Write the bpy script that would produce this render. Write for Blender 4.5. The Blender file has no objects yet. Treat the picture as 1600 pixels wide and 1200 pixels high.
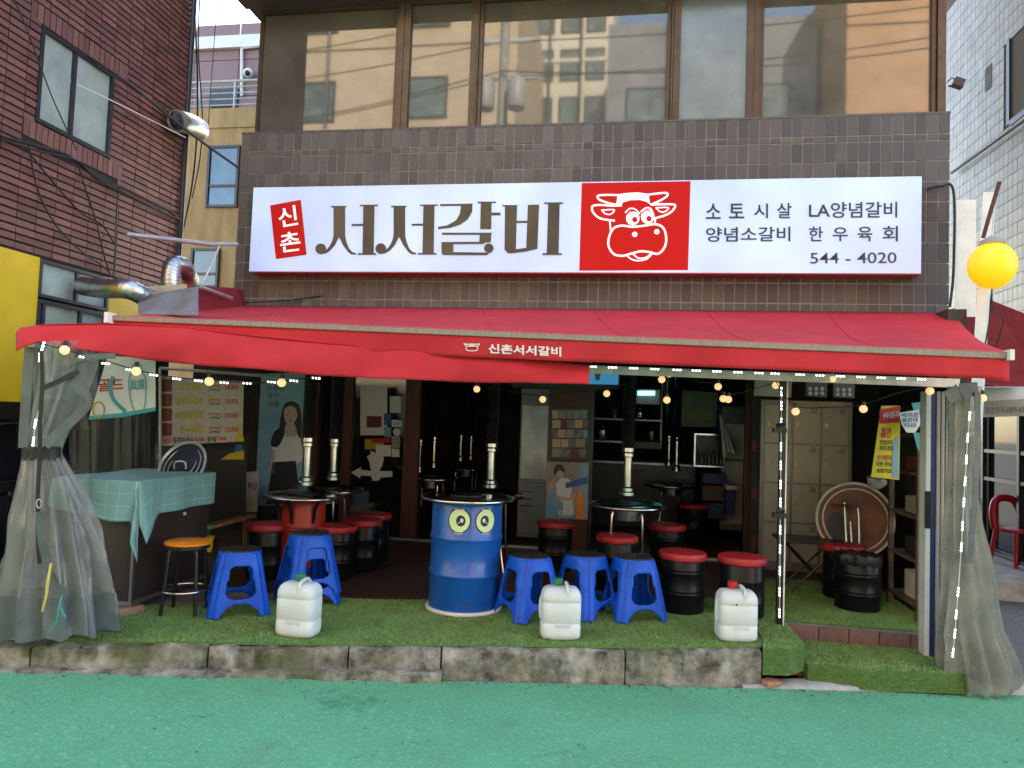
import bpy, bmesh, math, random
from mathutils import Vector, Matrix
random.seed(7)
S = bpy.context.scene
COL = S.collection
# ------------------------------------------------------------------ camera
F, CX, CY = 1130.0, 800.0, 600.0          # photo pixels
YAW, PITCH, ROLL, CZ = math.radians(9.3), math.radians(2.85), math.radians(2.1), 1.72
FW = Vector((-math.sin(YAW)*math.cos(PITCH), math.cos(YAW)*math.cos(PITCH), math.sin(PITCH)))
_r = FW.cross(Vector((0, 0, 1))).normalized(); _u = _r.cross(FW)
RT = _r*math.cos(ROLL) + _u*math.sin(ROLL); UP = -_r*math.sin(ROLL) + _u*math.cos(ROLL)
CAM = Vector((0, 0, CZ))
cd = bpy.data.cameras.new('camera'); co = bpy.data.objects.new('camera', cd); COL.objects.link(co)
co.matrix_world = Matrix(((RT.x, UP.x, -FW.x, 0), (RT.y, UP.y, -FW.y, 0), (RT.z, UP.z, -FW.z, CZ), (0, 0, 0, 1)))
cd.sensor_fit = 'HORIZONTAL'; cd.sensor_width = 36; cd.lens = 36*F/1600; cd.clip_start = .05; cd.clip_end = 500
S.camera = co
# ------------------------------------------------------------------ light
SUN_EL, SUN_AZ = math.radians(38), math.radians(25)     # azimuth from +y towards +x: behind the restaurant
w = bpy.data.worlds.new('World'); S.world = w; w.use_nodes = True
nt = w.node_tree; bg = nt.nodes['Background']
sky = nt.nodes.new('ShaderNodeTexSky'); sky.sky_type = 'NISHITA'; sky.sun_disc = False
sky.sun_elevation = SUN_EL; sky.sun_rotation = SUN_AZ; sky.dust_density = 1.2; sky.air_density = 1.0
nt.links.new(sky.outputs[0], bg.inputs[0]); bg.inputs[1].default_value = .15
sl = bpy.data.lights.new('sun', 'SUN'); sl.energy = 3.0; sl.angle = math.radians(.6); sl.color = (1, .95, .86)
so = bpy.data.objects.new('sun', sl); COL.objects.link(so)
sd = Vector((math.sin(SUN_AZ)*math.cos(SUN_EL), math.cos(SUN_AZ)*math.cos(SUN_EL), math.sin(SUN_EL)))
so.rotation_euler = sd.to_track_quat('Z', 'Y').to_euler(); so.location = (0, 0, 30)
S.view_settings.view_transform = 'Standard'; S.view_settings.look = 'None'
S.view_settings.gamma = 1; S.view_settings.use_curve_mapping = False
S.view_settings.exposure = 2.8
S.view_settings.use_white_balance = True; S.view_settings.white_balance_temperature = 7050; S.view_settings.white_balance_tint = 8
S.cycles.max_bounces = 7; S.cycles.diffuse_bounces = 3; S.cycles.glossy_bounces = 3; S.cycles.transparent_max_bounces = 10; S.cycles.sample_clamp_indirect = 4; S.cycles.caustics_reflective = False; S.cycles.caustics_refractive = False
# ------------------------------------------------------------------ pixels to points
def ray(px, py): return FW + RT*((px-CX)/F) - UP*((py-CY)/F)
def PY(px, py, y): d = ray(px, py); return CAM + d*(y/d.y)
def PX(px, py, x): d = ray(px, py); return CAM + d*(x/d.x)
def PZ(px, py, z): d = ray(px, py); return CAM + d*((z-CZ)/d.z)
def D(px, py, dep): return CAM + ray(px, py)*dep
def mY(y): return lambda px, py, k=0: PY(px, py, y-k)
def mX(x, s=1): return lambda px, py, k=0: PX(px, py, x+s*k)
def mD(dep): return lambda px, py, k=0: D(px, py, dep-k)
# ------------------------------------------------------------------ materials
MATS = {}
def mat(name, col, rough=.6, metal=0, var=0, vscale=8, bump=0, bscale=60, spec=.5, col2=None, emit=None, es=0, rnd=0, stretch=None, ior=None, coat=0):
    if name in MATS: return MATS[name]
    m = bpy.data.materials.new(name); m.use_nodes = True; n = m.node_tree.nodes; l = m.node_tree.links
    p = n['Principled BSDF']; p.inputs['Roughness'].default_value = rough; p.inputs['Metallic'].default_value = metal
    p.inputs['Specular IOR Level'].default_value = spec; p.inputs['Base Color'].default_value = (*col, 1)
    if ior: p.inputs['IOR'].default_value = ior
    if coat: p.inputs['Coat Weight'].default_value = coat
    if emit: p.inputs['Emission Color'].default_value = (*emit, 1); p.inputs['Emission Strength'].default_value = es
    tc = n.new('ShaderNodeTexCoord'); src = tc.outputs['Object']
    if stretch:
        mp = n.new('ShaderNodeMapping'); mp.inputs['Scale'].default_value = stretch; l.new(src, mp.inputs[0]); src = mp.outputs[0]
    last = None
    if var or col2:
        nz = n.new('ShaderNodeTexNoise'); nz.inputs['Scale'].default_value = vscale; nz.inputs['Detail'].default_value = 7; nz.inputs['Roughness'].default_value = .62
        l.new(src, nz.inputs['Vector'])
        r = n.new('ShaderNodeValToRGB'); r.color_ramp.elements[0].position = .34; r.color_ramp.elements[1].position = .68
        c2 = col2 or tuple(c*(1-var) for c in col)
        c1 = col if col2 else tuple(min(1, c*(1+var*.6)) for c in col)
        r.color_ramp.elements[0].color = (*c2, 1); r.color_ramp.elements[1].color = (*c1, 1)
        l.new(nz.outputs[0], r.inputs[0]); last = r.outputs[0]
        mr = n.new('ShaderNodeMapRange'); mr.inputs[3].default_value = min(1, rough*1.2+.04); mr.inputs[4].default_value = rough*.85
        l.new(nz.outputs[0], mr.inputs[0]); l.new(mr.outputs[0], p.inputs['Roughness'])
    if rnd:
        oi = n.new('ShaderNodeObjectInfo'); ge = n.new('ShaderNodeNewGeometry')
        ad = n.new('ShaderNodeMath'); ad.operation = 'ADD'; l.new(oi.outputs['Random'], ad.inputs[0]); l.new(ge.outputs['Random Per Island'], ad.inputs[1])
        fr = n.new('ShaderNodeMath'); fr.operation = 'FRACT'; l.new(ad.outputs[0], fr.inputs[0])
        hs = n.new('ShaderNodeHueSaturation'); m2 = n.new('ShaderNodeMapRange'); m2.inputs[3].default_value = 1-rnd; m2.inputs[4].default_value = 1+rnd
        l.new(fr.outputs[0], m2.inputs[0]); l.new(m2.outputs[0], hs.inputs['Value'])
        if last: l.new(last, hs.inputs['Color'])
        else: hs.inputs['Color'].default_value = (*col, 1)
        last = hs.outputs[0]
    if last: l.new(last, p.inputs['Base Color'])
    if bump:
        nb = n.new('ShaderNodeTexNoise'); nb.inputs['Scale'].default_value = bscale; nb.inputs['Detail'].default_value = 5; l.new(src, nb.inputs['Vector'])
        b = n.new('ShaderNodeBump'); b.inputs['Strength'].default_value = bump; b.inputs['Distance'].default_value = .01
        l.new(nb.outputs[0], b.inputs['Height']); l.new(b.outputs[0], p.inputs['Normal'])
    if es and name in ('led', 'bulb'): m.cycles.emission_sampling = 'NONE'
    MATS[name] = m; return m
def vinyl(name, col, clear, rough=.16, bump=.25):
    m = mat(name, col, rough, var=.25, vscale=5, bump=bump, bscale=9, spec=.7)
    n = m.node_tree.nodes; l = m.node_tree.links; p = n['Principled BSDF']; o = n['Material Output']
    t = n.new('ShaderNodeBsdfTransparent'); t.inputs[0].default_value = (.88, .88, .85, 1)
    mx = n.new('ShaderNodeMixShader'); mx.inputs[0].default_value = 1-clear
    l.new(t.outputs[0], mx.inputs[1]); l.new(p.outputs[0], mx.inputs[2]); l.new(mx.outputs[0], o.inputs[0]); return m
def glass_mat(name, col, op, rough=.03, ior=1.6, **k):
    m = mat(name, col, rough, ior=ior, **k); n = m.node_tree.nodes; l = m.node_tree.links; p = n['Principled BSDF']; o = n['Material Output']
    t = n.new('ShaderNodeBsdfTransparent'); t.inputs[0].default_value = (.8, .85, .82, 1)
    g = n.new('ShaderNodeBsdfGlossy'); g.inputs['Roughness'].default_value = rough
    fz = n.new('ShaderNodeFresnel'); fz.inputs['IOR'].default_value = ior
    m0 = n.new('ShaderNodeMixShader'); m0.inputs[0].default_value = op; l.new(t.outputs[0], m0.inputs[1]); l.new(p.outputs[0], m0.inputs[2])
    m1 = n.new('ShaderNodeMixShader'); l.new(fz.outputs[0], m1.inputs[0]); l.new(m0.outputs[0], m1.inputs[1]); l.new(g.outputs[0], m1.inputs[2])
    l.new(m1.outputs[0], o.inputs[0]); return m
def emi(name, col, s): return mat(name, col, .5, emit=col, es=s)
# ------------------------------------------------------------------ mesh builder
class MB:
    def __init__(s): s.v = []; s.f = []
    def add(s, vs, fs):
        b = len(s.v); s.v += [Vector(p) for p in vs]; s.f += [tuple(i+b for i in f) for f in fs]; return s
    def box(s, c, d, M=None):
        x, y, z = d[0]/2, d[1]/2, d[2]/2; c = Vector(c)
        vs = [Vector(p) for p in ((-x,-y,-z),(x,-y,-z),(x,y,-z),(-x,y,-z),(-x,-y,z),(x,-y,z),(x,y,z),(-x,y,z))]
        if M is not None: vs = [M @ p for p in vs]
        return s.add([c+p for p in vs], [(0,3,2,1),(4,5,6,7),(0,1,5,4),(1,2,6,5),(2,3,7,6),(3,0,4,7)])
    def b2(s, a, b): return s.box([(a[i]+b[i])/2 for i in range(3)], [abs(b[i]-a[i]) for i in range(3)])
    def prism(s, poly, z0, z1):
        n = len(poly); zf = (lambda p, z: z(p) if callable(z) else z)
        return s.add([(p[0], p[1], zf(p, z0)) for p in poly]+[(p[0], p[1], zf(p, z1)) for p in poly],
            [tuple(range(n))[::-1], tuple(range(n, 2*n))]+[(i, (i+1) % n, n+(i+1) % n, n+i) for i in range(n)])
    def bar(s, a, b, w, h=None):
        a = Vector(a); b = Vector(b); d = (b-a); L = d.length; M = d.to_track_quat('Y', 'Z').to_matrix()
        return s.box((a+b)/2, (w, L, h or w), M)
    def tube(s, pts, r, n=8, cap=True):
        pts = [Vector(p) for p in pts]; N = len(pts); rs = r if isinstance(r, (list, tuple)) else [r]*N
        t0 = (pts[1]-pts[0]).normalized(); ref = Vector((0, 0, 1)) if abs(t0.z) < .9 else Vector((1, 0, 0))
        u = t0.cross(ref).normalized(); vs = []
        for i in range(N):
            t = (pts[min(i+1, N-1)]-pts[max(i-1, 0)]).normalized(); u = (u-t*u.dot(t)).normalized(); v = t.cross(u)
            for k in range(n):
                a = 2*math.pi*k/n; vs.append(pts[i]+(u*math.cos(a)+v*math.sin(a))*rs[i])
        fs = [(i*n+k, i*n+(k+1) % n, (i+1)*n+(k+1) % n, (i+1)*n+k) for i in range(N-1) for k in range(n)]
        if cap: fs += [tuple(range(n))[::-1], tuple(range((N-1)*n, N*n))]
        return s.add(vs, fs)
    def lathe(s, prof, c=(0, 0, 0), n=32, cap=True):
        vs = [(c[0]+r*math.cos(2*math.pi*k/n), c[1]+r*math.sin(2*math.pi*k/n), c[2]+z) for r, z in prof for k in range(n)]
        N = len(prof); fs = [(i*n+k, i*n+(k+1) % n, (i+1)*n+(k+1) % n, (i+1)*n+k) for i in range(N-1) for k in range(n)]
        if cap: fs += [tuple(range(n))[::-1], tuple(range((N-1)*n, N*n))]
        return s.add(vs, fs)
    def ball(s, c, r, n=12, sq=(1, 1, 1)):
        c = Vector(c); m = n//2; vs = []
        for i in range(m+1):
            a = math.pi*i/m
            for k in range(n):
                b = 2*math.pi*k/n; vs.append(c+Vector((sq[0]*r*math.sin(a)*math.cos(b), sq[1]*r*math.sin(a)*math.sin(b), sq[2]*r*math.cos(a))))
        return s.add(vs, [(i*n+k, (i+1)*n+k, (i+1)*n+(k+1) % n, i*n+(k+1) % n) for i in range(m) for k in range(n)])
    def grid(s, fn, nu, nv):
        vs = [fn(i/nu, j/nv) for j in range(nv+1) for i in range(nu+1)]
        return s.add(vs, [(j*(nu+1)+i, j*(nu+1)+i+1, (j+1)*(nu+1)+i+1, (j+1)*(nu+1)+i) for j in range(nv) for i in range(nu)])
    def poly(s, pts): return s.add(pts, [tuple(range(len(pts)))])
    def slab(s, front, back):            # a polygon with thickness
        n = len(front)
        return s.add(list(front)+list(back), [tuple(range(n)), tuple(range(n, 2*n))[::-1]]+[(i, n+i, n+(i+1) % n, (i+1) % n) for i in range(n)])
    def stroke(s, pts, w, mf, k=.004, closed=False):    # ribbon drawn in photo pixels on a surface
        if closed: pts = list(pts)+[pts[0]]
        for i in range(len(pts)-1):
            (x0, y0), (x1, y1) = pts[i], pts[i+1]; L = math.hypot(x1-x0, y1-y0) or 1; nx, ny = -(y1-y0)/L*w/2, (x1-x0)/L*w/2
            ex, ey = (x1-x0)/L*w*.35, (y1-y0)/L*w*.35
            kk = k+(i % 3)*.0002
            s.poly([mf(x0+nx-ex, y0+ny-ey, kk), mf(x0-nx-ex, y0-ny-ey, kk), mf(x1-nx+ex, y1-ny+ey, kk), mf(x1+nx+ex, y1+ny+ey, kk)])
        return s
    def flat(s, pts, mf, k=.004): return s.poly([mf(x, y, k) for x, y in pts])
    def disc(s, x, y, rx, ry, mf, k=.004, n=20): return s.flat([(x+rx*math.cos(2*math.pi*i/n), y+ry*math.sin(2*math.pi*i/n)) for i in range(n)], mf, k)
    def build(s, name, m, parent=None, smooth=False, bevel=0, solid=0, sub=0, fixn=True, label=None, autos=None):
        me = bpy.data.meshes.new(name); o = root_loc(parent)
        me.from_pydata([tuple(p-o) for p in s.v], [], s.f); me.update()
        if fixn:
            bm = bmesh.new(); bm.from_mesh(me); bmesh.ops.recalc_face_normals(bm, faces=bm.faces); bm.to_mesh(me); bm.free()
        ob = bpy.data.objects.new(name, me); COL.objects.link(ob); ob.data.materials.append(MATS[m] if isinstance(m, str) else m)
        if smooth:
            for p in me.polygons: p.use_smooth = True
            me.set_sharp_from_angle(angle=math.radians(autos or 42))
        if parent: ob.parent = parent
        if solid: md = ob.modifiers.new('thickness', 'SOLIDIFY'); md.thickness = solid; md.offset = 0
        if bevel: md = ob.modifiers.new('edge', 'BEVEL'); md.width = bevel; md.segments = 2; md.limit_method = 'ANGLE'; md.angle_limit = math.radians(40)
        if sub: md = ob.modifiers.new('soft', 'SUBSURF'); md.levels = md.render_levels = sub
        if label: ob['label'] = label
        return ob
def root_loc(p):
    if p is None: return Vector((0, 0, 0))
    while p.parent: p = p.parent
    return p.location.copy()
def tag(o, label, cat=None, group=None, kind=None):
    if label: o['label'] = label
    if cat: o['category'] = cat
    if group: o['group'] = group
    if kind: o['kind'] = kind
    return o
def thing(name, label, cat, loc=(0, 0, 0), group=None):
    o = bpy.data.objects.new(name, None); COL.objects.link(o); o.location = loc; o.empty_display_size = .1
    return tag(o, label, cat, group)
def struct(o): o['kind'] = 'structure'; return o
def dup(root, loc, rz=0, label=None, group=None, scale=None):
    r = root.copy(); COL.objects.link(r); r.location = loc; r.rotation_euler = (0, 0, rz)
    if scale: r.scale = scale
    if label: r['label'] = label
    if group: r['group'] = group
    for ch in list(root.children):
        c = ch.copy(); COL.objects.link(c); c.parent = r
        for g in list(ch.children): d = g.copy(); COL.objects.link(d); d.parent = c
    return r
def TXT(body, quad, mf, m, parent, k=.005, bold=0, name='lettering', space=1):
    c = bpy.data.curves.new('t', 'FONT'); c.body = body; c.offset = bold; c.space_character = space; c.resolution_u = 3
    o = bpy.data.objects.new('t', c); COL.objects.link(o); bpy.context.view_layer.update()
    me = bpy.data.meshes.new_from_object(o.evaluated_get(bpy.context.evaluated_depsgraph_get()))
    bpy.data.objects.remove(o); bpy.data.curves.remove(c)
    vs = [v.co for v in me.vertices]
    if not vs: return None
    x0 = min(v.x for v in vs); x1 = max(v.x for v in vs); y0 = min(v.y for v in vs); y1 = max(v.y for v in vs)
    (ax, ay), (bx, by), (cx, cy), (dx, dy) = quad     # bottom-left, bottom-right, top-right, top-left
    b = MB(); P = []
    for v in vs:
        s = (v.x-x0)/max(x1-x0, 1e-6); t = (v.y-y0)/max(y1-y0, 1e-6)
        P.append(mf((ax*(1-s)+bx*s)*(1-t)+(dx*(1-s)+cx*s)*t, (ay*(1-s)+by*s)*(1-t)+(dy*(1-s)+cy*s)*t, k))
    b.add(P, [tuple(p.vertices) for p in me.polygons]); bpy.data.meshes.remove(me)
    return b.build(name, m, parent, fixn=False)
def R4(x0, y0, x1, y1, dy=0):           # text box in pixels: left, top, right, bottom; dy: how far the right end drops
    return [(x0, y1), (x1, y1+dy), (x1, y0+dy), (x0, y0)]
def spline(pts, n=8):
    P = [Vector(p) for p in pts]; out = []
    for i in range(len(P)-1):
        a, b, c, d = P[max(i-1, 0)], P[i], P[i+1], P[min(i+2, len(P)-1)]
        for k in range(n):
            t = k/n; out.append(.5*((2*b)+(c-a)*t+(2*a-5*b+4*c-d)*t*t+(3*b-a-3*c+d)*t**3))
    return out+[P[-1]]
def spl2(pts, n=6): return [(p.x, p.y) for p in spline([(x, y, 0) for x, y in pts], n)]
_unit = {}
def unit(m, name, bev=.02):
    if m not in _unit:
        b = MB(); b.box((0, 0, 0), (1, 1, 1)); o = b.build(name, m); me = o.data; bpy.data.objects.remove(o); _unit[m] = me
    return _unit[m]
def pieces(parent, name, rects, o, u, v, dep, m, limit=300, rest='wall_pieces', jit=.003):
    """rects (u0,u1,v0,v1) on the plane o+u*U+v*V; pieces stand proud of it; the largest in view are objects of their own"""
    o = Vector(o); u = Vector(u).normalized(); v = Vector(v).normalized(); n = u.cross(v)
    M3 = Matrix((u, n, v)).transposed().to_4x4(); L = []
    for r in rects:
        c = o+u*((r[0]+r[1])/2)+v*((r[2]+r[3])/2); d = c-CAM; z = d.dot(FW)
        px = F*d.dot(RT)/z if z > .1 else 9e9; py = F*d.dot(UP)/z if z > .1 else 9e9
        vis = abs(px) < 815 and abs(py) < 612
        L.append((0 if vis else 1, z, r, c))
    L.sort(key=lambda t: (t[0], t[1])); b = MB(); base = root_loc(parent)
    me = unit(m, name)
    for i, (hid, z, r, c) in enumerate(L):
        dd = dep+random.uniform(-jit, jit); cc = c+n*(dd/2); sz = (r[1]-r[0], dd, r[3]-r[2])
        if i < limit and not hid:
            ob = bpy.data.objects.new(name, me); COL.objects.link(ob); ob.parent = parent
            ob.matrix_local = Matrix.Translation(cc-base) @ M3 @ Matrix.Diagonal((*sz, 1))
        else: b.box(cc, sz, M3.to_3x3())
    if b.v:
        q = b.build(rest, m, parent, fixn=False); q['kind'] = 'stuff'
# plain colours
mat('steel', (.55, .55, .55), .22, 1, var=.3, vscale=6); mat('chrome', (.6, .59, .57), .16, 1, var=.25, vscale=9)
mat('black_plastic', (.015, .015, .016), .35, var=.4, vscale=12); mat('black_metal', (.012, .012, .014), .3, var=.4, vscale=9)
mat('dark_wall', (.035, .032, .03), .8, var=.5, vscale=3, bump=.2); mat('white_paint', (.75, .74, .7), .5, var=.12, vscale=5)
mat('wood_red', (.10, .03, .018), .5, var=.4, vscale=6, stretch=(8, 8, .7)); mat('cable', (.012, .012, .013), .55); mat('alu', (.5, .5, .48), .4, .7, var=.2)
mat('print_white', (.7, .7, .68), .5, var=.06); mat('print_red', (.5, .02, .02), .5); mat('print_black', (.012, .012, .014), .5)
mat('print_yellow', (.7, .5, .02), .5); mat('print_gold', (.42, .33, .02), .5); mat('print_teal', (.05, .32, .36), .5); mat('print_blue', (.03, .14, .38), .5, var=.3, vscale=4)
mat('print_sky', (.2, .38, .5), .5, var=.2, vscale=3); mat('skin_print', (.55, .36, .27), .5); mat('hair_print', (.02, .014, .012), .5)
mat('led', (.9, .95, 1), emit=(.85, .92, 1), es=1.6); mat('bulb', (.8, .5, .3), emit=(1, .52, .25), es=.17)
# ================================================================== ground
AL = math.radians(14.3); E1 = Vector((math.cos(AL), math.sin(AL), 0)); N1 = Vector((-E1.y, E1.x, 0)); Q0 = Vector((.95, 5.33, 0))
def edge(s, off=0): p = Q0+E1*s+N1*off; return (p.x, p.y)
def rz(p): return -.04-.02*max(-30, min(30, p[0]))
def road_mat():
    m = mat('road_green', (.055, .30, .175), .8, bump=1.0, bscale=48); n = m.node_tree.nodes; l = m.node_tree.links; p = n['Principled BSDF']
    tc = n.new('ShaderNodeTexCoord')
    def noise(sc, det=6, ro=.6):
        z = n.new('ShaderNodeTexNoise'); z.inputs['Scale'].default_value = sc; z.inputs['Detail'].default_value = det; z.inputs['Roughness'].default_value = ro; l.new(tc.outputs['Object'], z.inputs['Vector']); return z.outputs[0]
    def ramp(f, a, b, ca, cb):
        r = n.new('ShaderNodeValToRGB'); r.color_ramp.elements[0].position = a; r.color_ramp.elements[1].position = b
        r.color_ramp.elements[0].color = (*ca, 1); r.color_ramp.elements[1].color = (*cb, 1); l.new(f, r.inputs[0]); return r.outputs[0]
    def mix(f, a, b):
        x = n.new('ShaderNodeMix'); x.data_type = 'RGBA'; l.new(f, x.inputs[0]); l.new(a, x.inputs[6])
        if isinstance(b, tuple): x.inputs[7].default_value = (*b, 1)
        else: l.new(b, x.inputs[7])
        return x.outputs[2]
    c = ramp(noise(1.1), .3, .7, (.085, .335, .165), (.115, .41, .215))
    c = mix(ramp(noise(38, 8, .75), .60, .72, (0, 0, 0), (.55, .55, .55)), c, (.15, .21, .165))       # worn paint, asphalt showing
    c = mix(ramp(noise(42, 5, .7), .52, .66, (0, 0, 0), (.9, .9, .9)), c, (.21, .50, .30)); c = mix(ramp(noise(33, 6, .85), .57, .68, (0, 0, 0), (.95, .95, .95)), c, (.05, .17, .10))
    c = mix(ramp(noise(7, 8, .7), .60, .78, (0, 0, 0), (.5, .5, .5)), c, (.12, .28, .20))
    c = mix(ramp(noise(2.4, 7, .7), .56, .74, (0, 0, 0), (.5, .5, .5)), c, (.14, .19, .14))
    # cracks
    v = n.new('ShaderNodeTexVoronoi'); v.feature = 'DISTANCE_TO_EDGE'; v.inputs['Scale'].default_value = 1.15
    wv = n.new('ShaderNodeVectorMath'); wv.operation = 'ADD'; nz = n.new('ShaderNodeTexNoise'); nz.inputs['Scale'].default_value = 5; l.new(tc.outputs['Object'], nz.inputs['Vector'])
    sc = n.new('ShaderNodeVectorMath'); sc.operation = 'SCALE'; sc.inputs['Scale'].default_value = .45; l.new(nz.outputs['Color'], sc.inputs[0])
    l.new(tc.outputs['Object'], wv.inputs[0]); l.new(sc.outputs[0], wv.inputs[1]); l.new(wv.outputs[0], v.inputs['Vector'])
    cr = ramp(v.outputs['Distance'], .0, .006, (1, 1, 1), (0, 0, 0))
    gate = ramp(noise(1.7, 3), .56, .62, (0, 0, 0), (.8, .8, .8)); mm = n.new('ShaderNodeMix'); mm.data_type = 'RGBA'; mm.blend_type = 'MULTIPLY'; mm.inputs[0].default_value = 1; l.new(cr, mm.inputs[6]); l.new(gate, mm.inputs[7])
    c = mix(mm.outputs[2], c, (.035, .06, .045))
    # a damp splash on the paint
    wc = PZ(535, 1100, -.03); mp = n.new('ShaderNodeMapping'); mp.inputs['Location'].default_value = (-wc.x, -wc.y, 0); l.new(tc.outputs['Object'], mp.inputs[0])
    m2 = n.new('ShaderNodeMapping'); m2.inputs['Scale'].default_value = (1.5, 2.3, 0); m2.inputs['Rotation'].default_value = (0, 0, -.2); l.new(mp.outputs[0], m2.inputs[0])
    ln = n.new('ShaderNodeVectorMath'); ln.operation = 'LENGTH'; l.new(m2.outputs[0], ln.inputs[0])
    sb = n.new('ShaderNodeMath'); sb.operation = 'SUBTRACT'; mr_ = n.new('ShaderNodeMapRange'); mr_.inputs[1].default_value = .36; mr_.inputs[2].default_value = .64; mr_.inputs[3].default_value = -.35; mr_.inputs[4].default_value = .85; mr_.clamp = False; l.new(noise(9, 9, .9), mr_.inputs[0]); l.new(mr_.outputs[0], sb.inputs[0]); l.new(ln.outputs['Value'], sb.inputs[1])
    c = mix(ramp(sb.outputs[0], -.1, .26, (0, 0, 0), (.75, .75, .75)), c, (.03, .20, .105))
    l.new(c, p.inputs['Base Color'])
    return m
road_mat()
mat('asphalt', (.13, .13, .125), .9, var=.35, vscale=30, bump=.6, bscale=140)
mat('concrete', (.33, .32, .29), .85, var=.3, vscale=5, bump=.4, bscale=70); mat('concrete_light', (.42, .41, .38), .85, var=.25, vscale=9, bump=.4, bscale=60)
def kerb_mat():
    m = mat('kerb_concrete', (.42, .40, .33), .9, col2=(.05, .046, .034), vscale=6.5, bump=1, bscale=45); n = m.node_tree.nodes; l = m.node_tree.links; p = n['Principled BSDF']
    old = p.inputs['Base Color'].links[0].from_socket
    z = n.new('ShaderNodeTexNoise'); z.inputs['Scale'].default_value = 3.2; z.inputs['Detail'].default_value = 6; tc = n.new('ShaderNodeTexCoord'); l.new(tc.outputs['Object'], z.inputs['Vector'])
    r = n.new('ShaderNodeValToRGB'); r.color_ramp.elements[0].position = .52; r.color_ramp.elements[1].position = .66; r.color_ramp.elements[0].color = (0, 0, 0, 1); r.color_ramp.elements[1].color = (.8, .8, .8, 1); l.new(z.outputs[0], r.inputs[0])
    x = n.new('ShaderNodeMix'); x.data_type = 'RGBA'; l.new(r.outputs[0], x.inputs[0]); l.new(old, x.inputs[6]); x.inputs[7].default_value = (.075, .085, .025, 1); l.new(x.outputs[2], p.inputs['Base Color'])
kerb_mat()
b = MB(); b.poly([(x, y, rz((x, y))-.02) for x, y in ((-150, -150), (-30, -150), (30, -150), (150, -150), (150, 200), (30, 200), (-30, 200), (-150, 200))])
g = b.build('ground', 'asphalt'); struct(g)
b = MB()
L = [-34, -20, -8, -6, -5, -4, -3, -2, -1, 0, .3, 1, 1.7, 3, 6, 20, 30]
for i in range(len(L)-1):
    q = [edge(L[i], -14), edge(L[i+1], -14), edge(L[i+1], -.04), edge(L[i], -.04)]
    b.poly([(x, y, rz((x, y))) for x, y in q])
struct(b.build('road', 'road_green'))
# raised pavement in front of the shop, interior floor
b = MB(); b.prism([edge(-9, .16), edge(-.02, .16), (.97, 9.0), (-11, 9.0)], -.5, .176); struct(b.build('pavement', 'concrete'))
b = MB(); b.prism([(.97, 6.12), (2.9, 6.12), (2.9, 9.0), (.975, 9.0)], -.5, .174); struct(b.build('entrance_floor', 'concrete'))
def tile_mat(name, c1, c2, mort, sc, w=.5, h=.25, rough=.6):
    m = mat(name, c1, rough, bump=.1); n = m.node_tree.nodes; l = m.node_tree.links; p = n['Principled BSDF']
    t = n.new('ShaderNodeTexBrick'); t.offset = 0; t.inputs['Scale'].default_value = sc; t.inputs['Color1'].default_value = (*c1, 1); t.inputs['Color2'].default_value = (*c2, 1); t.inputs['Mortar'].default_value = (*mort, 1)
    t.inputs['Mortar Size'].default_value = .012; t.inputs['Brick Width'].default_value = w; t.inputs['Row Height'].default_value = h
    tc = n.new('ShaderNodeTexCoord'); l.new(tc.outputs['Object'], t.inputs['Vector']); l.new(t.outputs[0], p.inputs['Base Color']); return m
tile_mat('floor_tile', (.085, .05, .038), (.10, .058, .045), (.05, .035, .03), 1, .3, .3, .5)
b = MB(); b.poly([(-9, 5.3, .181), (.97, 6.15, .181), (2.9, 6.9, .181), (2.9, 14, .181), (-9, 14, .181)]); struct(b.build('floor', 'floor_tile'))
# kerb stones
kerb = thing('kerb', 'row of mossy broken concrete kerb stones along the green road', 'kerb', (0, 0, 0)); kerb['kind'] = 'structure'; del kerb['category']
def s_of(px, py, z): p = PZ(px, py, z); return (Vector((p.x, p.y, 0))-Q0).dot(E1)
cuts = [-5.6, s_of(44, 1010, .18), s_of(325, 1010, .18), s_of(545, 1012, .18), s_of(690, 1013, .18), s_of(976, 1014, .18), s_of(1192, 1018, .18)]
def rough_block(s0, s1, o0, o1, z0, z1, amp=.019, seed=0, nx=None):
    rnd = random.Random(seed); b = MB(); n = nx or max(4, int((s1-s0)/.06)); sec = [(o0, z0), (o0, (z0+z1)/2), (o0+.004, z1-.018), (o0+.022, z1), ((o0+o1)/2, z1+.001), (o1, z1)]
    vs = []
    for i in range(n+1):
        s = s0+(s1-s0)*i/n; endf = 1 if 0 < i < n else .4
        pit = rnd.random() < .25
        for j, (o, z) in enumerate(sec):
            k = amp*endf*(1.5 if j in (1, 2, 3) else .5); oo = o+rnd.uniform(-k, k)+(.014 if pit and j in (1, 2, 3) else 0); zz = z+(rnd.uniform(-k, k)*.5 if 0 < j else 0)-(.010 if pit and j == 3 else 0)
            x, y = edge(s, oo); vs.append((x, y, zz))
    m = len(sec); fs = [(i*m+j, (i+1)*m+j, (i+1)*m+j+1, i*m+j+1) for i in range(n) for j in range(m-1)]+[tuple(range(m)), tuple(range(n*m, n*m+m))[::-1]]
    return b.add(vs, fs)
tops = [.165, .178, .172, .176, .174, .182]
for i in range(6):
    rough_block(cuts[i]+.006, cuts[i+1]-.006, -.005+random.uniform(-.008, .008), .17, -.16, tops[i], seed=i+3).build('kerb_stone', 'kerb_concrete', kerb, smooth=True, autos=50)
o = rough_block(-8, s_of(690, 1040, 0), -.09, .0, -.16, .045, .012, 20, 60).build('gutter_edge', 'kerb_concrete', kerb, smooth=True)
o = rough_block(s_of(1165, 1075, -.05), 3.6, -.045, .12, -.3, -.045, .008, 31, 40).build('gutter_strip', 'concrete_light', kerb, smooth=True)
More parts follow.
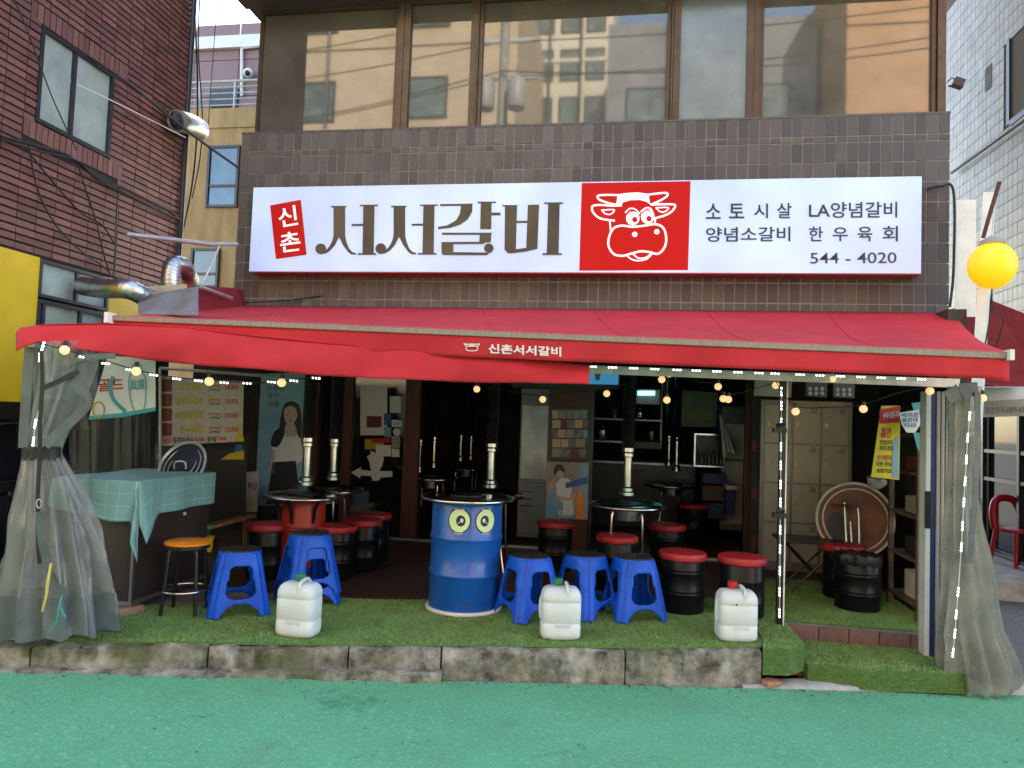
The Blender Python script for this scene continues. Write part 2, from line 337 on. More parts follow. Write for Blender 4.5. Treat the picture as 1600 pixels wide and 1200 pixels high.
# broken terracotta bits where the kerb ends
mat('terracotta', (.42, .19, .10), .8, var=.35, vscale=14)
for i, (px, py, dx, rz_) in enumerate(((1212, 1050, .10, .2), (1250, 1052, .13, -.1), (1205, 1068, .08, .5))):
    p = PZ(px, py, -.03); b = MB(); b.box((p.x, p.y+.03, p.z), (dx*1.5, .10, .03), Matrix.Rotation(rz_, 3, 'Z')); ob = b.build('paving_brick', 'terracotta', None, bevel=.008)
    tag(ob, ['cracked orange paving brick under the turf beside the kerb end', 'sloping orange brick chip beside the turf step', 'small loose terracotta chip at the foot of the kerb end'][i], 'brick')
# artificial turf
mat('turf_base', (.10, .19, .05), .95, var=.4, vscale=60); mat('turf_blade', (.22, .375, .115), .7, var=.18, vscale=5, rnd=.22)
def inside(p, poly):
    c = False; j = len(poly)-1
    for i in range(len(poly)):
        if (poly[i][1] > p[1]) != (poly[j][1] > p[1]) and p[0] < (poly[j][0]-poly[i][0])*(p[1]-poly[i][1])/(poly[j][1]-poly[i][1])+poly[i][0]: c = not c
        j = i
    return c
def blades(poly, z, dens, h=.010, w=.004, front=None):
    b = MB(); V = []; Fc = []; x0 = min(p[0] for p in poly); x1 = max(p[0] for p in poly); y0 = min(p[1] for p in poly); y1 = max(p[1] for p in poly)
    rnd = random.Random(5)
    def blade(p, up):
        a = rnd.uniform(0, 6.283); s = Vector((math.cos(a), math.sin(a), 0))*w*rnd.uniform(.6, 1.3); t = p+up*h*rnd.uniform(.6, 1.3)+Vector((rnd.uniform(-1, 1), rnd.uniform(-1, 1), rnd.uniform(-.2, .2)))*h*.6
        i = len(V); V.extend((p-s, p+s, t)); Fc.append((i, i+1, i+2))
    for _ in range(int((x1-x0)*(y1-y0)*dens)):
        p = (rnd.uniform(x0, x1), rnd.uniform(y0, y1))
        if inside(p, poly): blade(Vector((*p, z)), Vector((0, 0, 1)))
    for (a, c, zb) in (front or []):
        a = Vector((*a, 0)); c = Vector((*c, 0)); t = (c-a); nn = Vector((t.y, -t.x, 0)).normalized()
        for _ in range(int(t.length*(z-zb)*dens*1.3)): blade(a+t*rnd.random()+Vector((0, 0, rnd.uniform(zb, z))), (nn+Vector((0, 0, .25))).normalized())
    b.v = V; b.f = Fc; return b
def turf(label, poly, z0, z, dens, front=None):
    t = thing('turf_mat', label, 'turf', (poly[0][0], poly[0][1], z0)); MB().prism(poly, z0, z).build('backing', 'turf_base', t)
    o = blades(poly, z, dens, front=front).build('blade_pile', 'turf_blade', t, fixn=False); o['kind'] = 'stuff'
turf('long green artificial turf mat along the kerb under the blue stools', [edge(-4.65, .07), edge(-3, .045), edge(-1.9, .06), edge(-.9, .04), edge(-.03, .05), (.99, 5.44), (1.0, 6.2), (1.25, 6.2), (2.45, 6.18), (2.5, 8.0), (1.4, 7.8), (1.1, 6.95), (.2, 6.5), (-1.1, 6.1), (-2.42, 5.72), (-3.85, 5.05)], .1765, .19, 22000)
pm = [(.96, 5.33), (1.14, 5.36), (1.27, 5.5), (1.26, 6.16), (1.005, 6.17), (.995, 5.5)]
turf('thick turf corner draped over the end of the kerb', pm, .02, .20, 17000, [((.96, 5.33), (1.14, 5.36), .02), ((1.14, 5.36), (1.27, 5.5), .02), ((1.27, 5.5), (1.26, 6.1), .06)])
pst = [(1.30, 5.50), (1.7, 5.48), (2.42, 5.60), (2.44, 6.1), (1.275, 6.1), (1.272, 5.56)]
turf('low turf covered entrance step below the tiled riser', pst, -.07, .07, 17000, [((1.30, 5.50), (1.7, 5.48), -.06), ((1.7, 5.48), (2.42, 5.60), -.06), ((1.272, 5.56), (1.30, 5.50), -.03)])
# tiled riser
mat('riser_tile', (.19, .105, .095), .45, var=.2, vscale=20, rnd=.1)
ri = thing('step_riser', 'row of brown patterned tiles facing the entrance step', 'step', (1.3, 6.11, .07))
mat('riser_ring', (.25, .15, .135), .5)
for i in range(5):
    x0 = 1.29+i*.225; t = MB().b2((x0+.003, 6.095, .072), (x0+.22, 6.125, .183)).build('tile', 'riser_tile', ri, bevel=.003)
    bb = MB()
    for r in (.03, .05, .07, .09):
        for cx in (x0+.055, x0+.165):
            pts = [Vector((cx+r*.6*math.cos(a), 6.0935, .078+r*math.sin(a))) for a in [math.pi*k/10 for k in range(11)]]
            bb.tube(pts, .0018, 4)
    bb.build('relief', 'riser_ring', t)
# grit and leaf litter on the road
mat('grit', (.09, .07, .05), .9, rnd=.6); b = MB(); rnd_ = random.Random(11)
for i in range(420):
    if i < 300: s_ = rnd_.uniform(-5.5, 3); o_ = -.05-abs(rnd_.gauss(0, .05))
    else: s_ = rnd_.uniform(-6, 3); o_ = -rnd_.uniform(.1, 2.6)
    x, y = edge(s_, o_); r = rnd_.uniform(.003, .009)*(1.5 if i % 17 == 0 else 1); c = Vector((x, y, rz((x, y))+r*.3)); P = [c+Vector((r*math.cos(a)*rnd_.uniform(.6, 1.4), r*math.sin(a)*rnd_.uniform(.6, 1.4), 0)) for a in (0, 1.2, 2.5, 3.8, 5)]
    b.add(P+[c+Vector((0, 0, r*.7))], [(k, (k+1) % 5, 5) for k in range(5)])
o = b.build('road_grit', 'grit', None, fixn=False); tag(o, 'scattered grit and leaf bits on the green road along the kerb', 'grit', kind='stuff')
# weeds
mat('weed', (.06, .14, .03), .7, var=.4, rnd=.3)
def weed(px, py, z, n, r, label):
    p = PZ(px, py, z); t = thing('weed', label, 'plant', p); b = MB(); st = MB(); rnd = random.Random(px)
    for i in range(n):
        a = rnd.uniform(0, 6.28); d = Vector((math.cos(a), math.sin(a)*.6, rnd.uniform(.2, .9))).normalized(); q = p+d*r*rnd.uniform(.4, 1)
        st.tube([p, (p+q)/2+Vector((0, 0, r*.15)), q], .0015, 4)
        for k in range(5):
            c = p+(q-p)*rnd.uniform(.35, 1); u = Vector((rnd.uniform(-1, 1), rnd.uniform(-1, 1), rnd.uniform(-.3, .6))).normalized(); v = u.cross(Vector((0, 0, 1))).normalized(); s = rnd.uniform(.012, .024)
            b.poly([c, c+u*s*.5+v*s*.3, c+u*s, c+u*s*.5-v*s*.3])
    st.build('stem', 'weed', t); b.build('leaf_tuft', 'weed', t, fixn=False)['kind'] = 'stuff'
weed(42, 1036, .05, 12, .16, 'straggling weed growing in the gutter crack by the broken kerb stone')
weed(1222, 1046, .02, 9, .12, 'small green weed growing between terracotta bits')
weed(88, 1036, .04, 8, .12, 'thin dry weed lying along the gutter under the kerb')
# ================================================================== restaurant building
mat('band_tile', (.19, .162, .152), .5, col2=(.08, .067, .064), vscale=70, bump=.9, bscale=160, rnd=.22); mat('mortar', (.34, .325, .305), .9, var=.3, vscale=7)
mat('bronze', (.10, .068, .045), .4, .5, var=.2); mat('granite_dark', (.11, .10, .098), .6, var=.4, vscale=40)
win = mat('mirror_glass', (.105, .097, .082), .01, var=.35, vscale=1.6, ior=1.95, bump=.012, bscale=.8)
mat('frost_glass', (.13, .16, .17), .18, var=.3, vscale=2, ior=2.0)
mb_ = thing('restaurant_building', 'brown tiled shop building with bronze upstairs windows above the awning', 'building', (-.7, 8, .18))
MB().b2((-4.385, 7.408, 2.875), (2.955, 7.75, 4.82)).build('tile_band_backing', 'mortar', mb_)
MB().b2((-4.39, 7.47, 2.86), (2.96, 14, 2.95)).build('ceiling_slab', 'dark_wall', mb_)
rect = []; rows = [(4.635, 4.825), (4.57, 4.624), (4.37, 4.559), (4.17, 4.359), (3.97, 4.159), (3.77, 3.959), (3.57, 3.759), (3.37, 3.559), (3.17, 3.359), (2.97, 3.159), (2.872, 2.959)]
nc = 71; wd = 7.37/nc
for (z0, z1) in rows:
    for i in range(nc):
        x0 = -4.4+i*wd
        if z0 > 3.3 and z1 < 4.1 and x0 > -4.0 and x0+wd < 2.55: continue
        rect.append((x0+.006+random.uniform(-.001, .001), x0+wd-.006, z0, z1-random.uniform(0, .002)))
pieces(mb_, 'tile', rect, (0, 7.412, 0), (1, 0, 0), (0, 0, 1), .012, 'band_tile', rest='tile_field', jit=.002)
MB().b2((-4.405, 7.40, 4.826), (2.975, 7.72, 4.846)).build('window_sill', 'granite_dark', mb_)
MB().b2((-4.5, 7.15, 6.34), (3.1, 7.5, 6.75)).b2((-4.46, 7.5, 6.34), (3.06, 14, 17)).build('upper_storeys', 'granite_dark', mb_)
xs = [(-4.32, -2.68, 0), (-2.57, -1.78, 1), (-1.72, .30, 0), (.37, 1.14, 2), (1.24, 2.88, 0)]
for x0, x1, k in xs:
    wn = MB(); f = .018 if k == 0 else .05; y = 7.60 if k == 0 else 7.57; z0, z1 = 4.85, 6.35
    wn.b2((x0-.02, y-.04, z0), (x0+f, y+.03, z1)).b2((x1-f, y-.04, z0), (x1+.02, y+.03, z1)).b2((x0+f, y-.038, z0), (x1-f, y+.03, z0+f*.9)).b2((x0+f, y-.038, z1-.05), (x1-f, y+.03, z1))
    wo = wn.build('window', 'bronze', mb_); MB().b2((x0+f, y, z0+f*.9), (x1-f, y+.01, z1-.05)).build('pane', 'frost_glass' if k == 2 else 'mirror_glass', wo)
for x0, x1 in ((-2.655, -2.595), (-1.757, -1.742), (.325, .345), (1.163, 1.215), (2.905, 2.98)):
    MB().b2((x0, 7.53, 4.848), (x1, 7.64, 6.338)).build('mullion', 'bronze', mb_)
MB().b2((-4.36, 7.66, 4.83), (2.96, 7.75, 6.345)).b2((-4.36, 7.75, 4.83), (-4.30, 14, 6.34)).b2((2.92, 7.75, 4.83), (2.96, 14, 6.34)).build('upper_wall', 'dark_wall', mb_)
# ground floor shell
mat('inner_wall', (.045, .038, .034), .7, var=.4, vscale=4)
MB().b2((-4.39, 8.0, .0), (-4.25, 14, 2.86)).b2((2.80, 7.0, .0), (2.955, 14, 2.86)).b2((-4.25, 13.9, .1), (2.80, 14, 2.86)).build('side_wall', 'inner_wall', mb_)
MB().b2((-5.19, 7.95, .1), (-4.26, 8.03, 2.72)).build('added_dark_panel', 'dark_wall', mb_)  # added panel, closes the gap so it stays black behind the menu
# row of door posts and header on the door line
DY = 8.79
def bx(px0, px1, y): return PY(px0, 700, y).x, PY(px1, 700, y).x
for px0, px1 in ((486, 497), (536, 550), (632, 655), (1163, 1182)):
    a, c = bx(px0, px1, DY); MB().b2((a, DY-.05, .18), (c, DY+.05, 2.86)).build('door_post', 'wood_red', mb_)
a, c = bx(480, 1182, DY); MB().b2((a, DY-.052, .181), (c, DY+.03, .205)).build('door_track', 'alu', mb_)
MB().b2((a, DY-.045, 2.5), (c, DY+.04, 2.6)).build('door_header', 'wood_red', mb_)
a, c = bx(1182, 1500, DY); MB().b2((a, DY, .18), (2.80, DY+.08, 2.86)).build('partition', 'dark_wall', mb_)
a, c = bx(380, 486, DY); MB().b2((-4.25, DY, .18), (c, DY+.08, 2.86)).build('front_partition', 'dark_wall', mb_)
# ================================================================== brick building on the left
mat('brick_red', (.215, .078, .064), .6, col2=(.14, .054, .047), vscale=9, bump=.3, bscale=120, rnd=.28); mat('brick_gap', (.028, .018, .017), .9)
mat('yellow_paint', (.72, .47, .012), .55, var=.1, vscale=3, bump=.06, bscale=8); mat('green_glass', (.10, .14, .13), .12, var=.5, vscale=2.2, ior=1.7); mat('dark_frame', (.022, .024, .032), .35)
mat('frost_green', (.36, .43, .40), .22, var=.25, vscale=2.2, ior=1.5)
bb_ = thing('brick_building', 'red brick building with stacked courses and yellow painted ground floor', 'building', (-8, 6, 0))
WX = -5.2
MB().b2((-12, 4.7, 3.01), (WX-.012, 5.44, 12)).b2((-12, 6.36, 3.01), (WX-.012, 7.52, 12)).b2((-12, 5.44, 3.01), (WX-.012, 6.36, 4.18)).b2((-12, 5.44, 5.04), (WX-.012, 6.36, 12)).b2((-12, 5.44, 4.18), (WX-.09, 6.36, 5.04)).b2((-12, 7.53, 0), (-6.0, 8.6, 12)).build('wall', 'brick_gap', bb_)  # last box: unseen rear wing added to block the sun
rect = []; cw, ch = .203, .0665; hy0, hy1, hz0, hz1 = 5.44, 6.36, 4.18, 5.04
y = 4.71; ci = 0
while y < 7.5:
    z = 3.02
    while z < 7.0:
        a_, c_ = y+.004, min(y+cw-.004, 7.53); inw = z+ch > hz0 and z < hz1; ins = (not inw) and z+ch > hz0-.165 and z < hz1+.165
        e0, e1 = (hy0, hy1) if inw else (hy0-.125, hy1+.125)
        segs = [(a_, c_)] if not (inw or ins) else [(a_, min(c_, e0-.004)), (max(a_, e1+.004), c_)]
        for a2, c2 in segs:
            if c2-a2 > .02: rect.append((a2, c2, z+.009, z+ch-.009))
        z += ch
    y += cw
z0 = hy0-.12
while z0 < hy1+.12:                      # soldier courses above and below the window
    rect.append((z0+.004, z0+.063, hz1+.012, hz1+.165)); rect.append((z0+.004, z0+.063, hz0-.165, hz0-.012)); z0 += .068
pieces(bb_, 'brick', rect, (WX-.012, 0, 0), (0, 1, 0), (0, 0, 1), .014, 'brick_red', rest='brick_field')
def flip_window(parent, y0, y1, z0, z1, cuts, x, fr=.04, gm='frost_green', rec=.07):
    wo = MB(); wo.b2((x-rec, y0, z0), (x+.008, y0+fr, z1)).b2((x-rec, y1-fr, z0), (x+.008, y1, z1)).b2((x-rec, y0+fr, z0), (x+.007, y1-fr, z0+fr)).b2((x-rec, y0+fr, z1-fr), (x+.007, y1-fr, z1))
    for c in cuts: wo.b2((x-rec, c-fr/2, z0+fr), (x+.002, c+fr/2, z1-fr))
    w_ = wo.build('window', 'dark_frame', parent); e = [y0+fr]+[k for c in cuts for k in (c-fr/2, c+fr/2)]+[y1-fr]
    for i in range(0, len(e), 2): MB().b2((x-.035, e[i], z0+fr), (x-.025, e[i+1], z1-fr)).build('pane', gm, w_)
flip_window(bb_, hy0, hy1, hz0, hz1, [5.85], WX)
MB().b2((WX-.1, 4.7, 1.72), (WX, 5.60, 3.005)).build('yellow_wall', 'yellow_paint', bb_); MB().b2((WX-.1, 6.47, 2.3), (WX-.0, 7.5, 3.005)).build('yellow_wall', 'yellow_paint', bb_)
MB().b2((WX-.1, 6.47, 0), (WX-.004, 7.5, 2.3)).build('dark_base', 'dark_wall', bb_)
flip_window(bb_, 5.60, 6.47, 2.66, 3.0, [6.05], WX, .03); flip_window(bb_, 5.60, 6.47, 1.72, 2.64, [5.68, 6.12], WX, .035)
MB().b2((-9.5, 3.55, 0), (-9.4, 7.5, 3.01)).b2((-9.4, 7.4, 0), (WX-.1, 7.5, 3.0)).b2((-9.4, 3.2, -.2), (-6.9, 3.25, 3.0)).build('carport_wall', 'dark_wall', bb_)
MB().b2((-9.4, 4.7, 2.9), (WX-.1, 7.4, 3.0)).build('carport_ceiling', 'dark_wall', bb_)
MB().tube([(WX+.02, 7.53, 3.0), (WX+.02, 7.53, 8)], .03, 8).build('corner_pipe', 'dark_frame', bb_)
# ================================================================== cream tiled building on the right
mat('cream_tile', (.62, .55, .41), .4, var=.12, vscale=2, rnd=.12); mat('cream_gap', (.28, .235, .17), .9)
cb_ = thing('cream_building', 'cream tiled building with narrow stacked tiles beside the side alley', 'building', (7, 13, 0))
RX = 5.0
MB().b2((RX+.012, 8.4, 2.6), (26, 20, 14)).build('wall', 'cream_gap', cb_)  # unseen far end lengthened to keep sun off the street
rect = []; y = 8.45
while y < 13.4:
    z = 2.7
    while z < 8.6:
        if not (9.3 < y < 10.75 and 6.0 < z+.06 < 7.2): rect.append((y+.003, y+.117, z+.003, z+.167))
        z += .172
    y += .122
pieces(cb_, 'tile', [(-r[1], -r[0], r[2], r[3]) for r in rect], (RX+.012, 0, 0), (0, -1, 0), (0, 0, 1), .012, 'cream_tile', rest='tile_field', jit=.001)
wo = MB().b2((RX-.01, 10.60, 6.0), (RX+.10, 10.68, 7.2)).b2((RX-.01, 9.3, 5.96), (RX+.1, 10.6, 6.04)).build('window', 'dark_frame', cb_); MB().b2((RX+.05, 9.3, 6.04), (RX+.06, 10.6, 7.2)).build('pane', 'green_glass', wo)
MB().tube([PX(1487, 270, RX-.06), PX(1600, 188, RX-.06), PX(1640, 159, RX-.06)], .022, 8).build('pipe', 'wood_red', cb_)
MB().b2((RX-.004, 11.1, 6.75), (RX+.02, 11.3, 7.1)).build('vent', 'concrete', cb_)
MB().b2((RX+.3, 8.5, 0), (26, 20, 2.7)).build('shop_front', 'dark_wall', cb_)
# ================================================================== mauve and tan building behind the gap
mat('mauve_stone', (.30, .18, .19), .6, col2=(.21, .125, .135), vscale=45, rnd=.06); mat('tan_render', (.50, .31, .13), .85, var=.22, vscale=1.5, bump=.15, bscale=12, stretch=(3, 3, .7)); mat('blue_glass', (.05, .17, .26), .12, var=.4, vscale=1.5, ior=1.7)
tb = thing('tan_building', 'tan and mauve building with a roof railing seen through the gap', 'building', (-10, 17, 0)); BY = 16.0
zt = PY(350, 66, BY).z; zm = PY(350, 170, BY).z
MB().b2((-15, BY, -.2), (-6, 22, zm)).build('lower_wall', 'tan_render', tb); MB().b2((-15, BY-.03, PY(350, 200, BY).z), (-6, BY, zm)).build('parapet', 'tan_render', tb)
MB().b2((-15, BY+1.5, zm), (-5, 22, zt+.9)).build('upper_wall', 'mauve_stone', tb)
for i in range(5):
    for j in range(3):
        MB().b2((-13.2+i*1.3+.01, BY+1.47, zm+.02+j*1.0), (-13.2+(i+1)*1.3-.01, BY+1.5, zm+j*1.0+1.0)).build('stone_panel', 'mauve_stone', tb)
MB().b2((-15, BY+1.35, zt+.62), (-5, BY+1.6, zt+.95)).build('cornice', 'white_paint', tb)
rl = MB()
for k in range(5): rl.tube([(-14, BY+.06, zm+.12+k*.15), (-6.5, BY+.06, zm+.12+k*.15)], .018 if k < 4 else .03, 6)
for k in range(8): rl.tube([(-13.6+k*.95, BY+.06, zm), (-13.6+k*.95, BY+.06, zm+.73)], .03, 6)
rl.build('railing', 'alu', tb)
def tb_window(q, gm, nm=1):
    P = [PY(x, y, BY-.02) for x, y in q]; x0, x1 = P[0].x, P[1].x; z1, z0 = P[0].z, P[2].z
    wo = MB().b2((x0-.06, BY-.06, z0-.06), (x0, BY+.02, z1+.06)).b2((x1, BY-.06, z0-.06), (x1+.06, BY+.02, z1+.06)).b2((x0, BY-.05, z1), (x1, BY+.02, z1+.06)).b2((x0, BY-.05, z0-.06), (x1, BY+.02, z0)).b2((x0, BY-.045, (z0*2+z1)/3-.03), (x1, BY+.02, (z0*2+z1)/3+.03)).build('window', 'dark_frame', tb)
    MB().b2((x0, BY-.02, z0), (x1, BY-.008, z1)).build('pane', gm, wo)
tb_window([(330, 232), (372, 232), (355, 320), (318, 320)], 'blue_glass'); tb_window([(303, 392), (340, 392), (340, 446), (303, 446)], 'green_glass')
P = PY(372, 152, BY+1.45); a = PY(330, 140, BY+1.44); MB().b2((a.x, BY+1.42, P.z-.25), (P.x, BY+1.46, a.z)).build('vent_window', 'dark_frame', tb)
MB().tube([PY(378, 75, BY+1.4), PY(378, 150, BY+1.4)], .04, 6).tube([PY(378, 75, BY+1.4), PY(405, 72, BY+1.4)], .04, 6).build('drain_pipe', 'white_paint', tb)
p = PY(388, 114, BY+1.3); cc = thing('security_camera', 'small white dome security camera on the mauve wall', 'camera', p); MB().ball(p, .13, 12).build('dome', 'white_paint', cc, smooth=True); MB().ball(p+Vector((.02, -.08, -.04)), .075, 10).build('lens', 'black_plastic', cc, smooth=True)
# ================================================================== buildings across the street (they show in the upstairs windows)
mat('tan_wall', (.50, .38, .26), .85, var=.15, vscale=1, bump=.1); mat('orange_wall', (.52, .29, .16), .85, var=.15, vscale=1); mat('pale_stone', (.6, .54, .42), .7, var=.1); mat('grey_wall', (.22, .23, .24), .7, var=.2, vscale=1)
def opp(label, m, x0, x1, y, h, wins, band=None):
    t = thing('facing_building', label, 'building', ((x0+x1)/2, y-3, 0), 'buildings across the street'); MB().b2((x0, y-7, -2), (x1, y, h)).build('wall', m, t)
    for k in range(1, int(h/3)): MB().b2((x0, y, k*3-.12), (x1, y+.06, k*3+.05)).build('floor_band', m, t)
    for k in range(2): xx = x0+(x1-x0)*(.3+.35*k); MB().tube([(xx, y+.08, 0), (xx, y+.08, h)], .06, 8).build('drain_pipe', 'dark_frame', t)
    for (a, c, z0, z1) in wins:
        wo = MB().b2((a-.08, y-.02, z0-.08), (c+.08, y+.05, z0)).b2((a-.08, y-.02, z1), (c+.08, y+.05, z1+.08)).b2((a-.08, y-.02, z0), (a, y+.05, z1)).b2((c, y-.02, z0), (c+.08, y+.05, z1)).build('window', 'dark_frame', t)
        MB().b2((a, y, z0), (c, y+.02, z1)).build('pane', 'green_glass', wo)
opp('tan rendered building mirrored in the upstairs window glass', 'tan_wall', -24, -4.2, -9, 18, [(-12.6+dx, -10.9+dx, z, z+1.35) for dx in (0, 4.2, -4.4) for z in (3.5, 6.5, 9.5, 12.3, 15.6)])
opp('pale stone tower with square windows mirrored in the upstairs glass', 'pale_stone', -5.2, -1.2, -16.5, 24, [(-4.6+i*1.15, -3.9+i*1.15, z, z+1.3) for i in range(3) for z in (10.5, 12.7, 14.9, 17.1, 19.3, 21.5)])
opp('grey block mirrored in the middle of the upstairs glass', 'grey_wall', -1.2, 6.4, -12, 17, [(i*2.2-.4, i*2.2+1.0, z, z+1.4) for i in range(3) for z in (4, 7, 10, 13)])
opp('orange building mirrored at the right end of the upstairs glass', 'orange_wall', 6.6, 16, -9, 18, [(9.3, 10.4, z, z+1.5) for z in (3.5, 6.5, 9.5, 12.5, 15)])
# ================================================================== lightbox sign
SY = 7.2
mat('sign_face', (.44, .54, .82), .35, emit=(.52, .70, 1.25), es=.2); mat('sign_red', (.42, .004, .004), .4, emit=(.8, .004, .004), es=.03, spec=.2)
mat('sign_letter', (.06, .043, .022), .4, col2=(.018, .015, .012), vscale=2.2, emit=(.12, .085, .045), es=.03); mat('sign_ink', (.02, .024, .03), .4); mat('sign_trim', (.42, .06, .06), .4); mat('sign_white', (.85, .87, .9), .35, emit=(.75, .82, 1), es=.09)  # letter colour shifts dark to bronze, painting backlight through the film
def face_glow(m, a, c):       # uneven tubes behind the acrylic
    n = m.node_tree.nodes; l = m.node_tree.links; p = n['Principled BSDF']; tc = n.new('ShaderNodeTexCoord'); z = n.new('ShaderNodeTexNoise'); z.inputs['Scale'].default_value = 1.6; z.inputs['Detail'].default_value = 1
    l.new(tc.outputs['Object'], z.inputs['Vector']); r = n.new('ShaderNodeMapRange'); r.inputs[1].default_value = .3; r.inputs[2].default_value = .7; r.inputs[3].default_value = a; r.inputs[4].default_value = c; l.new(z.outputs[0], r.inputs[0]); l.new(r.outputs[0], p.inputs['Emission Strength'])
face_glow(MATS['sign_face'], .045, .08)
sg = thing('shop_sign', 'long white lit signboard with brown letters and a red cow panel', 'sign', (-.73, SY+.1, 3.2))
MB().b2((-4.11, SY+.006, 3.215), (2.645, 7.398, 4.145)).build('housing', 'sign_trim', sg)
MB().b2((-4.11, SY, 3.225), (2.645, SY+.006, 4.145)).build('face_panel', 'sign_face', sg)
ms = mY(SY-.002)
MB().flat([(909, 286), (1079, 283), (1075, 422), (905, 423)], ms, .001).build('red_panel', 'sign_red', sg)
MB().flat([(422, 321), (470, 312), (479, 398), (431, 405)], ms, .002).build('red_badge', 'sign_red', sg)
TXT('신', [(437, 356), (466, 351), (462, 320), (433, 326)], ms, 'sign_white', sg, .005, .012); TXT('촌', [(439, 395), (471, 391), (467, 360), (436, 365)], ms, 'sign_white', sg, .005, .012)
zz = lambda pts, dx=0, dy=0: [(380+(x+dx)/2.963, 270+(y+dy)/2.963) for x, y in pts]
def glyph(parts, balls=(), dx=0, dy=0):
    b = MB(); k = .004
    for p in parts: b.flat(zz(p, dx, dy), ms, k); k += .0004
    for x, y, r in balls:
        (c,) = zz([(x, y)], dx, dy); b.disc(c[0], c[1], r/2.963, r/2.963, ms, k); k += .0004
    b.build('letter', 'sign_letter', sg)
leg = [(418, 160), (472, 160), (472, 290), (478, 320), (490, 350), (505, 367), (522, 371), (522, 379), (500, 378), (485, 366), (462, 335), (450, 310), (444, 298), (437, 310), (425, 335), (400, 362), (380, 374), (359, 377), (383, 358), (398, 342), (412, 315), (418, 290)]
seo = [leg, [(407, 153), (478, 153), (478, 160), (407, 161)], [(556, 153), (608, 151), (604, 374), (552, 376)], [(540, 148), (624, 147), (624, 154), (540, 155)], [(530, 372), (616, 372), (616, 380), (530, 380)], [(502, 237), (556, 236), (556, 246), (502, 246)]]
glyph(seo, [(359, 352, 25)]); glyph(seo, [(359, 352, 25)], 278, -1)
glyph([[(912, 145), (1062, 142), (1060, 180), (1040, 215), (1005, 240), (960, 255), (902, 261), (902, 250), (945, 243), (985, 220), (1003, 190), (1008, 153), (912, 154)], [(1100, 139), (1150, 138), (1148, 261), (1097, 261)], [(1085, 133), (1170, 133), (1170, 140), (1085, 141)], [(1148, 184), (1191, 184), (1191, 197), (1148, 197)],
       [(920, 277), (1150, 277), (1150, 287), (920, 287)], [(1095, 287), (1148, 287), (1146, 322), (1093, 324)], [(918, 320), (1122, 319), (1115, 329), (918, 331)], [(918, 330), (973, 330), (973, 366), (918, 368)], [(918, 366), (1118, 369), (1137, 371), (1130, 381), (935, 381), (922, 379)]], [(1137, 349, 22)])
glyph([[(1212, 152), (1268, 152), (1262, 358), (1225, 372), (1210, 355)], [(1200, 149), (1270, 149), (1270, 156), (1200, 156)], [(1318, 148), (1370, 147), (1362, 352), (1310, 358)], [(1265, 222), (1320, 222), (1320, 232), (1265, 232)], [(1262, 354), (1362, 340), (1362, 352), (1310, 364), (1240, 373), (1222, 371)], [(1412, 140), (1465, 140), (1460, 375), (1405, 375)], [(1393, 137), (1481, 136), (1481, 144), (1393, 144)], [(1385, 372), (1475, 372), (1475, 380), (1385, 380)]])
# cow's head emblem, drawn in outline
cz = lambda pts: [(880+x/5.333, 270+y/5.333) for x, y in pts]
cow = MB(); W_ = 3.0
ST = lambda pts, w_=W_, closed=False, k=.004: cow.stroke(spl2(cz(pts), 4), w_, ms, k, closed)
cow.flat(cz([(455, 180), (530, 168), (620, 163), (710, 176), (722, 245), (735, 268), (690, 240), (640, 226), (560, 228), (500, 245), (475, 272), (440, 270), (445, 240)]), ms, .0045)
ST([(455, 186), (360, 184), (290, 192), (300, 222), (370, 250), (440, 266)]); ST([(712, 182), (790, 172), (860, 168), (868, 190), (820, 225), (735, 264)])
ST([(485, 272), (400, 274), (300, 268), (244, 280), (250, 330), (310, 380), (425, 398)]); ST([(735, 266), (850, 262), (930, 268), (915, 310), (860, 350), (768, 378)])
ST([(322, 312), (424, 308), (395, 345), (350, 340), (322, 312)], 2); ST([(772, 292), (876, 290), (845, 325), (805, 322), (772, 292)], 2)
ST([(388, 398), (393, 450), (398, 492)], 2.4); ST([(768, 378), (764, 425)], 2.4)
ST([(398, 492), (380, 545), (378, 610), (420, 675), (490, 692), (560, 675), (640, 655), (715, 660), (790, 674), (845, 620), (858, 540), (835, 460), (770, 428), (680, 440), (580, 450), (490, 440), (430, 456), (398, 492)], 3.2)
ST([(525, 685), (570, 720), (630, 732), (700, 715), (745, 668)], 2.2); ST([(585, 680), (630, 712), (690, 705), (735, 672)], 2.2)
for x, y, r in ((596, 513, 22), (780, 491, 22)): (c,) = cz([(x, y)]); cow.disc(c[0], c[1], r/5.333, r/5.333, ms, .005)
for x, y in ((580, 378), (704, 366)): (c,) = cz([(x, y)]); cow.disc(c[0], c[1], 56/5.333, 60/5.333, ms, .005)
ST([(518, 330), (555, 298), (600, 304), (636, 340)], 2); ST([(645, 325), (690, 292), (730, 300), (752, 345)], 2)
cow.build('cow_emblem', 'sign_white', sg)
pu = MB()
for x, y in ((596, 390), (715, 382)): (c,) = cz([(x, y)]); pu.disc(c[0], c[1], 22/5.333, 23/5.333, ms, .0062)
for p in ([(540, 345), (580, 320), (620, 330)], [(662, 335), (700, 312), (735, 330)]): pu.stroke(spl2(cz(p), 4), 1.3, ms, .0062)
pu.build('cow_pupils', 'sign_red', sg)
